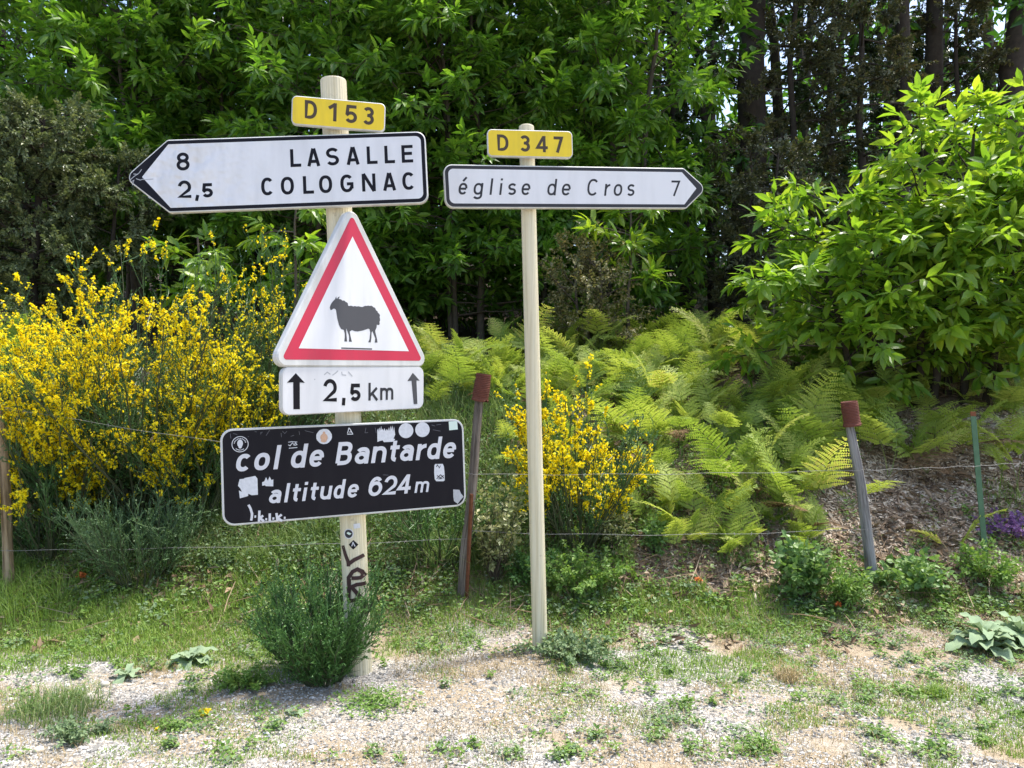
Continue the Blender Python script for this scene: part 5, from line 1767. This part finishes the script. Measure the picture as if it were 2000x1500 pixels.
def undergrowth():
    rng = np.random.RandomState(46)
    n = 30000
    y = rng.uniform(5.5, 9.3, n)
    u = rng.uniform(800, 1680, n)
    x = (u - U0) / F_PX * y
    ok = (vnoise(x, y, 2.4, 81) * .7 + vnoise(x, y, 7, 82) * .3 > .40) & ~((u > 1590) & (y < 6.5))
    x, y = x[ok], y[ok]
    n = len(x)
    P = np.stack([x, y, hfun(x, y) + rng.uniform(.0, .24, n) * vnoise(x, y, 5, 83)], 1)
    mb = MB()
    add_leaves(mb, P, rng.normal(0, 1, (n, 3)) + [0, 0, .4], rng.normal(0, .5, (n, 3)) + [0, 0, 1], rng.uniform(.015, .05, n), wf=.27, droop=.2, fine=False)
    V, F4, F3 = blades(rng, P[::2] * [1, 1, 0] + np.stack([0 * x, 0 * x, hfun(x, y)], 1)[::2], rng.uniform(.06, .26, len(P[::2])), rng.uniform(.0016, .003, len(P[::2])), rng.uniform(.4, 1.5, len(P[::2])))
    b0 = mb.n
    mb.add(V, F4, 1)
    mb.f.append(F3.astype(np.int64) + b0)
    mb.m.append(1)
    tag(mb.build('undergrowth', [M['weed'], M['rankgrass']]), 'mixed green undergrowth between the ferns on the bank', 'undergrowth', kind='stuff')
undergrowth()

def chips_and_litter():
    rng = np.random.RandomState(45)
    n = 35000
    y = rng.uniform(5.15, 7.2, n)
    u = rng.uniform(1230, 2400, n)
    x = (u - U0) / F_PX * y
    w = np.where(u > 1580, 1.0, .30) * np.where(y < 5.5, .5, 1)
    ok = rng.rand(n) < w
    x, y = x[ok], y[ok]
    n = len(x)
    L = rng.uniform(.012, .045, n) * np.where(rng.rand(n) < .06, 2.0, 1)
    W = L * rng.uniform(.15, .45, n)
    a = rng.uniform(0, 6.283, n)
    dx = np.stack([np.cos(a), np.sin(a), rng.uniform(-.3, .6, n)], 1)
    P = np.stack([x, y, hfun(x, y)], 1)
    e = .03
    nrmv = nrm(np.stack([-(hfun(x + e, y) - P[:, 2]) / e, -(hfun(x, y + e) - P[:, 2]) / e, np.ones(n)], 1) + rng.normal(0, .35, (n, 3)))
    s1 = nrm(dx - nrmv * np.einsum('ij,ij->i', dx, nrmv)[:, None])
    s2 = np.cross(nrmv, s1)
    P = P + nrmv * rng.uniform(.002, .014, n)[:, None]
    th = rng.uniform(.001, .003, n)[:, None]
    c = [P + s1 * (sx * L / 2)[:, None] + s2 * (sy * W / 2)[:, None] for sx, sy in ((-1, -1), (1, -.7), (1, .8), (-1, 1))]
    V = np.stack([q + nrmv * th for q in c] + [q - nrmv * th for q in c], 1)
    f = np.array([[0, 1, 2, 3], [0, 4, 5, 1], [1, 5, 6, 2], [2, 6, 7, 3], [3, 7, 4, 0]])
    Fq = (f[None] + (np.arange(n) * 8)[:, None, None]).reshape(-1, 4)
    mb = MB()
    mb.add(V.reshape(-1, 3), Fq)
    tag(mb.build('wood_chips', M['chip']), 'pinkish brown wood chips spread over the bank on the right', 'wood chips', kind='stuff')
    # brown leaf litter and old bracken
    n = 24000
    y = np.where(rng.rand(n) < .5, rng.uniform(5.2, 7.2, n), rng.uniform(4.6, 9.8, n))
    x = rng.uniform(-1, 1, n) * y * .72
    ok = vnoise(x, y, 2.2, 71) > np.where(y < 5.2, .50, .36)
    x, y = x[ok], y[ok]
    n = len(x)
    mb = MB()
    add_leaves(mb, np.stack([x, y, hfun(x, y) + rng.uniform(.004, .03, n)], 1), rng.normal(0, 1, (n, 3)) * [1, 1, .25], rng.normal(0, .5, (n, 3)) + [0, 0, 1], rng.uniform(.03, .11, n), wf=.20, droop=.3, fine=False)
    k = 1900
    y = rng.uniform(5.0, 9.0, k)
    x = rng.uniform(-1, 1, k) * y * .7
    a = rng.uniform(0, 6.283, k)
    l = rng.uniform(.1, .45, k)
    q = np.stack([x, y, hfun(x, y) + .01], 1)
    e = np.stack([x + np.cos(a) * l, y + np.sin(a) * l, hfun(x + np.cos(a) * l, y + np.sin(a) * l) + rng.uniform(.0, .12, k)], 1)
    V, Fq = tubes(np.stack([q, (q + e) / 2 + rng.normal(0, .01, (k, 3)), e], 1), np.array([.0035, .003, .002])[None] * np.ones((k, 1)), 3)
    mb.add(V, Fq)
    tag(mb.build('leaf_litter', M['litter']), 'brown dead leaves and stalks lying on the bank', 'leaf litter', kind='stuff')
chips_and_litter()

def stone(label, u, v, r, seed):
    rng = np.random.RandomState(seed)
    b = hit(u, v)
    nu, nv = 7, 10
    V = [np.array([0, 0, -r * .5])]
    ph = np.linspace(-.45 * np.pi, .45 * np.pi, nu)
    for p in ph:
        for q in np.arange(nv) * 2 * np.pi / nv:
            k = r * (1 + rng.uniform(-.14, .14))
            V.append(np.array([math.cos(p) * math.cos(q) * k * 1.2, math.cos(p) * math.sin(q) * k, math.sin(p) * k * .8]))
    V.append(np.array([0, 0, r * .8]))
    V = np.array(V) + b + np.array([0, 0, r * .35])
    f = [[0, 1 + (i + 1) % nv, 1 + i] for i in range(nv)]
    for a in range(nu - 1):
        for i in range(nv):
            f.append([1 + a * nv + i, 1 + a * nv + (i + 1) % nv, 1 + (a + 1) * nv + (i + 1) % nv, 1 + (a + 1) * nv + i])
    e = len(V) - 1
    f += [[1 + (nu - 1) * nv + i, 1 + (nu - 1) * nv + (i + 1) % nv, e] for i in range(nv)]
    mb = MB()
    mb.add(V, f)
    tag(mb.build('stone', M['stone'], org=b, smooth=True), label, 'stone')
stone('pale rounded stone beside the long grass tuft at lower left', 174, 1368, .028, 1)
stone('small pale stone on the gravel below the bright grass tuft', 1710, 1478, .022, 2)
stone('flat grey stone left of the small mullein', 205, 1340, .020, 3)
stone('grey stone on the gravel at the left corner', 75, 1472, .02, 4)

def flower_head(label, u, v, r, mat, lift, seed):
    rng = np.random.RandomState(seed)
    b = hit(u, v)
    T = thing('wild_flower', label, 'flower', b)
    mb = MB()
    tube1(mb, [b - [0, 0, .01], b + [0, 0, lift]], [.002, .0015], 4)
    mb.build('stem', M['fernstem'], T)
    n = 34
    p = b + [0, 0, lift] + rng.normal(0, r * .4, (n, 3)) * [1, 1, .5]
    mb = MB()
    add_leaves(mb, p, rng.normal(0, 1, (n, 3)) + [0, 0, .6], rng.normal(0, .5, (n, 3)) + [0, 0, 1], np.full(n, r * .9), wf=.4, fine=False)
    mb.build('petals', M[mat], T)
flower_head('orange-red flower head left of the grey fence post foot', 1637, 1200, .022, 'orange', .06, 1)
flower_head('orange flower head on the bank below the ferns', 1364, 1150, .022, 'orange', .05, 2)
flower_head('small yellow flower on the gravel at lower left', 307, 1436, .010, 'yellowpetal', .02, 3)
flower_head('yellow flower tuft on the gravel left of the dark green broom', 400, 1400, .022, 'yellowpetal', .02, 4)
flower_head('orange-yellow flower head by the fallen twigs at left', 158, 1140, .03, 'orange', .05, 5)
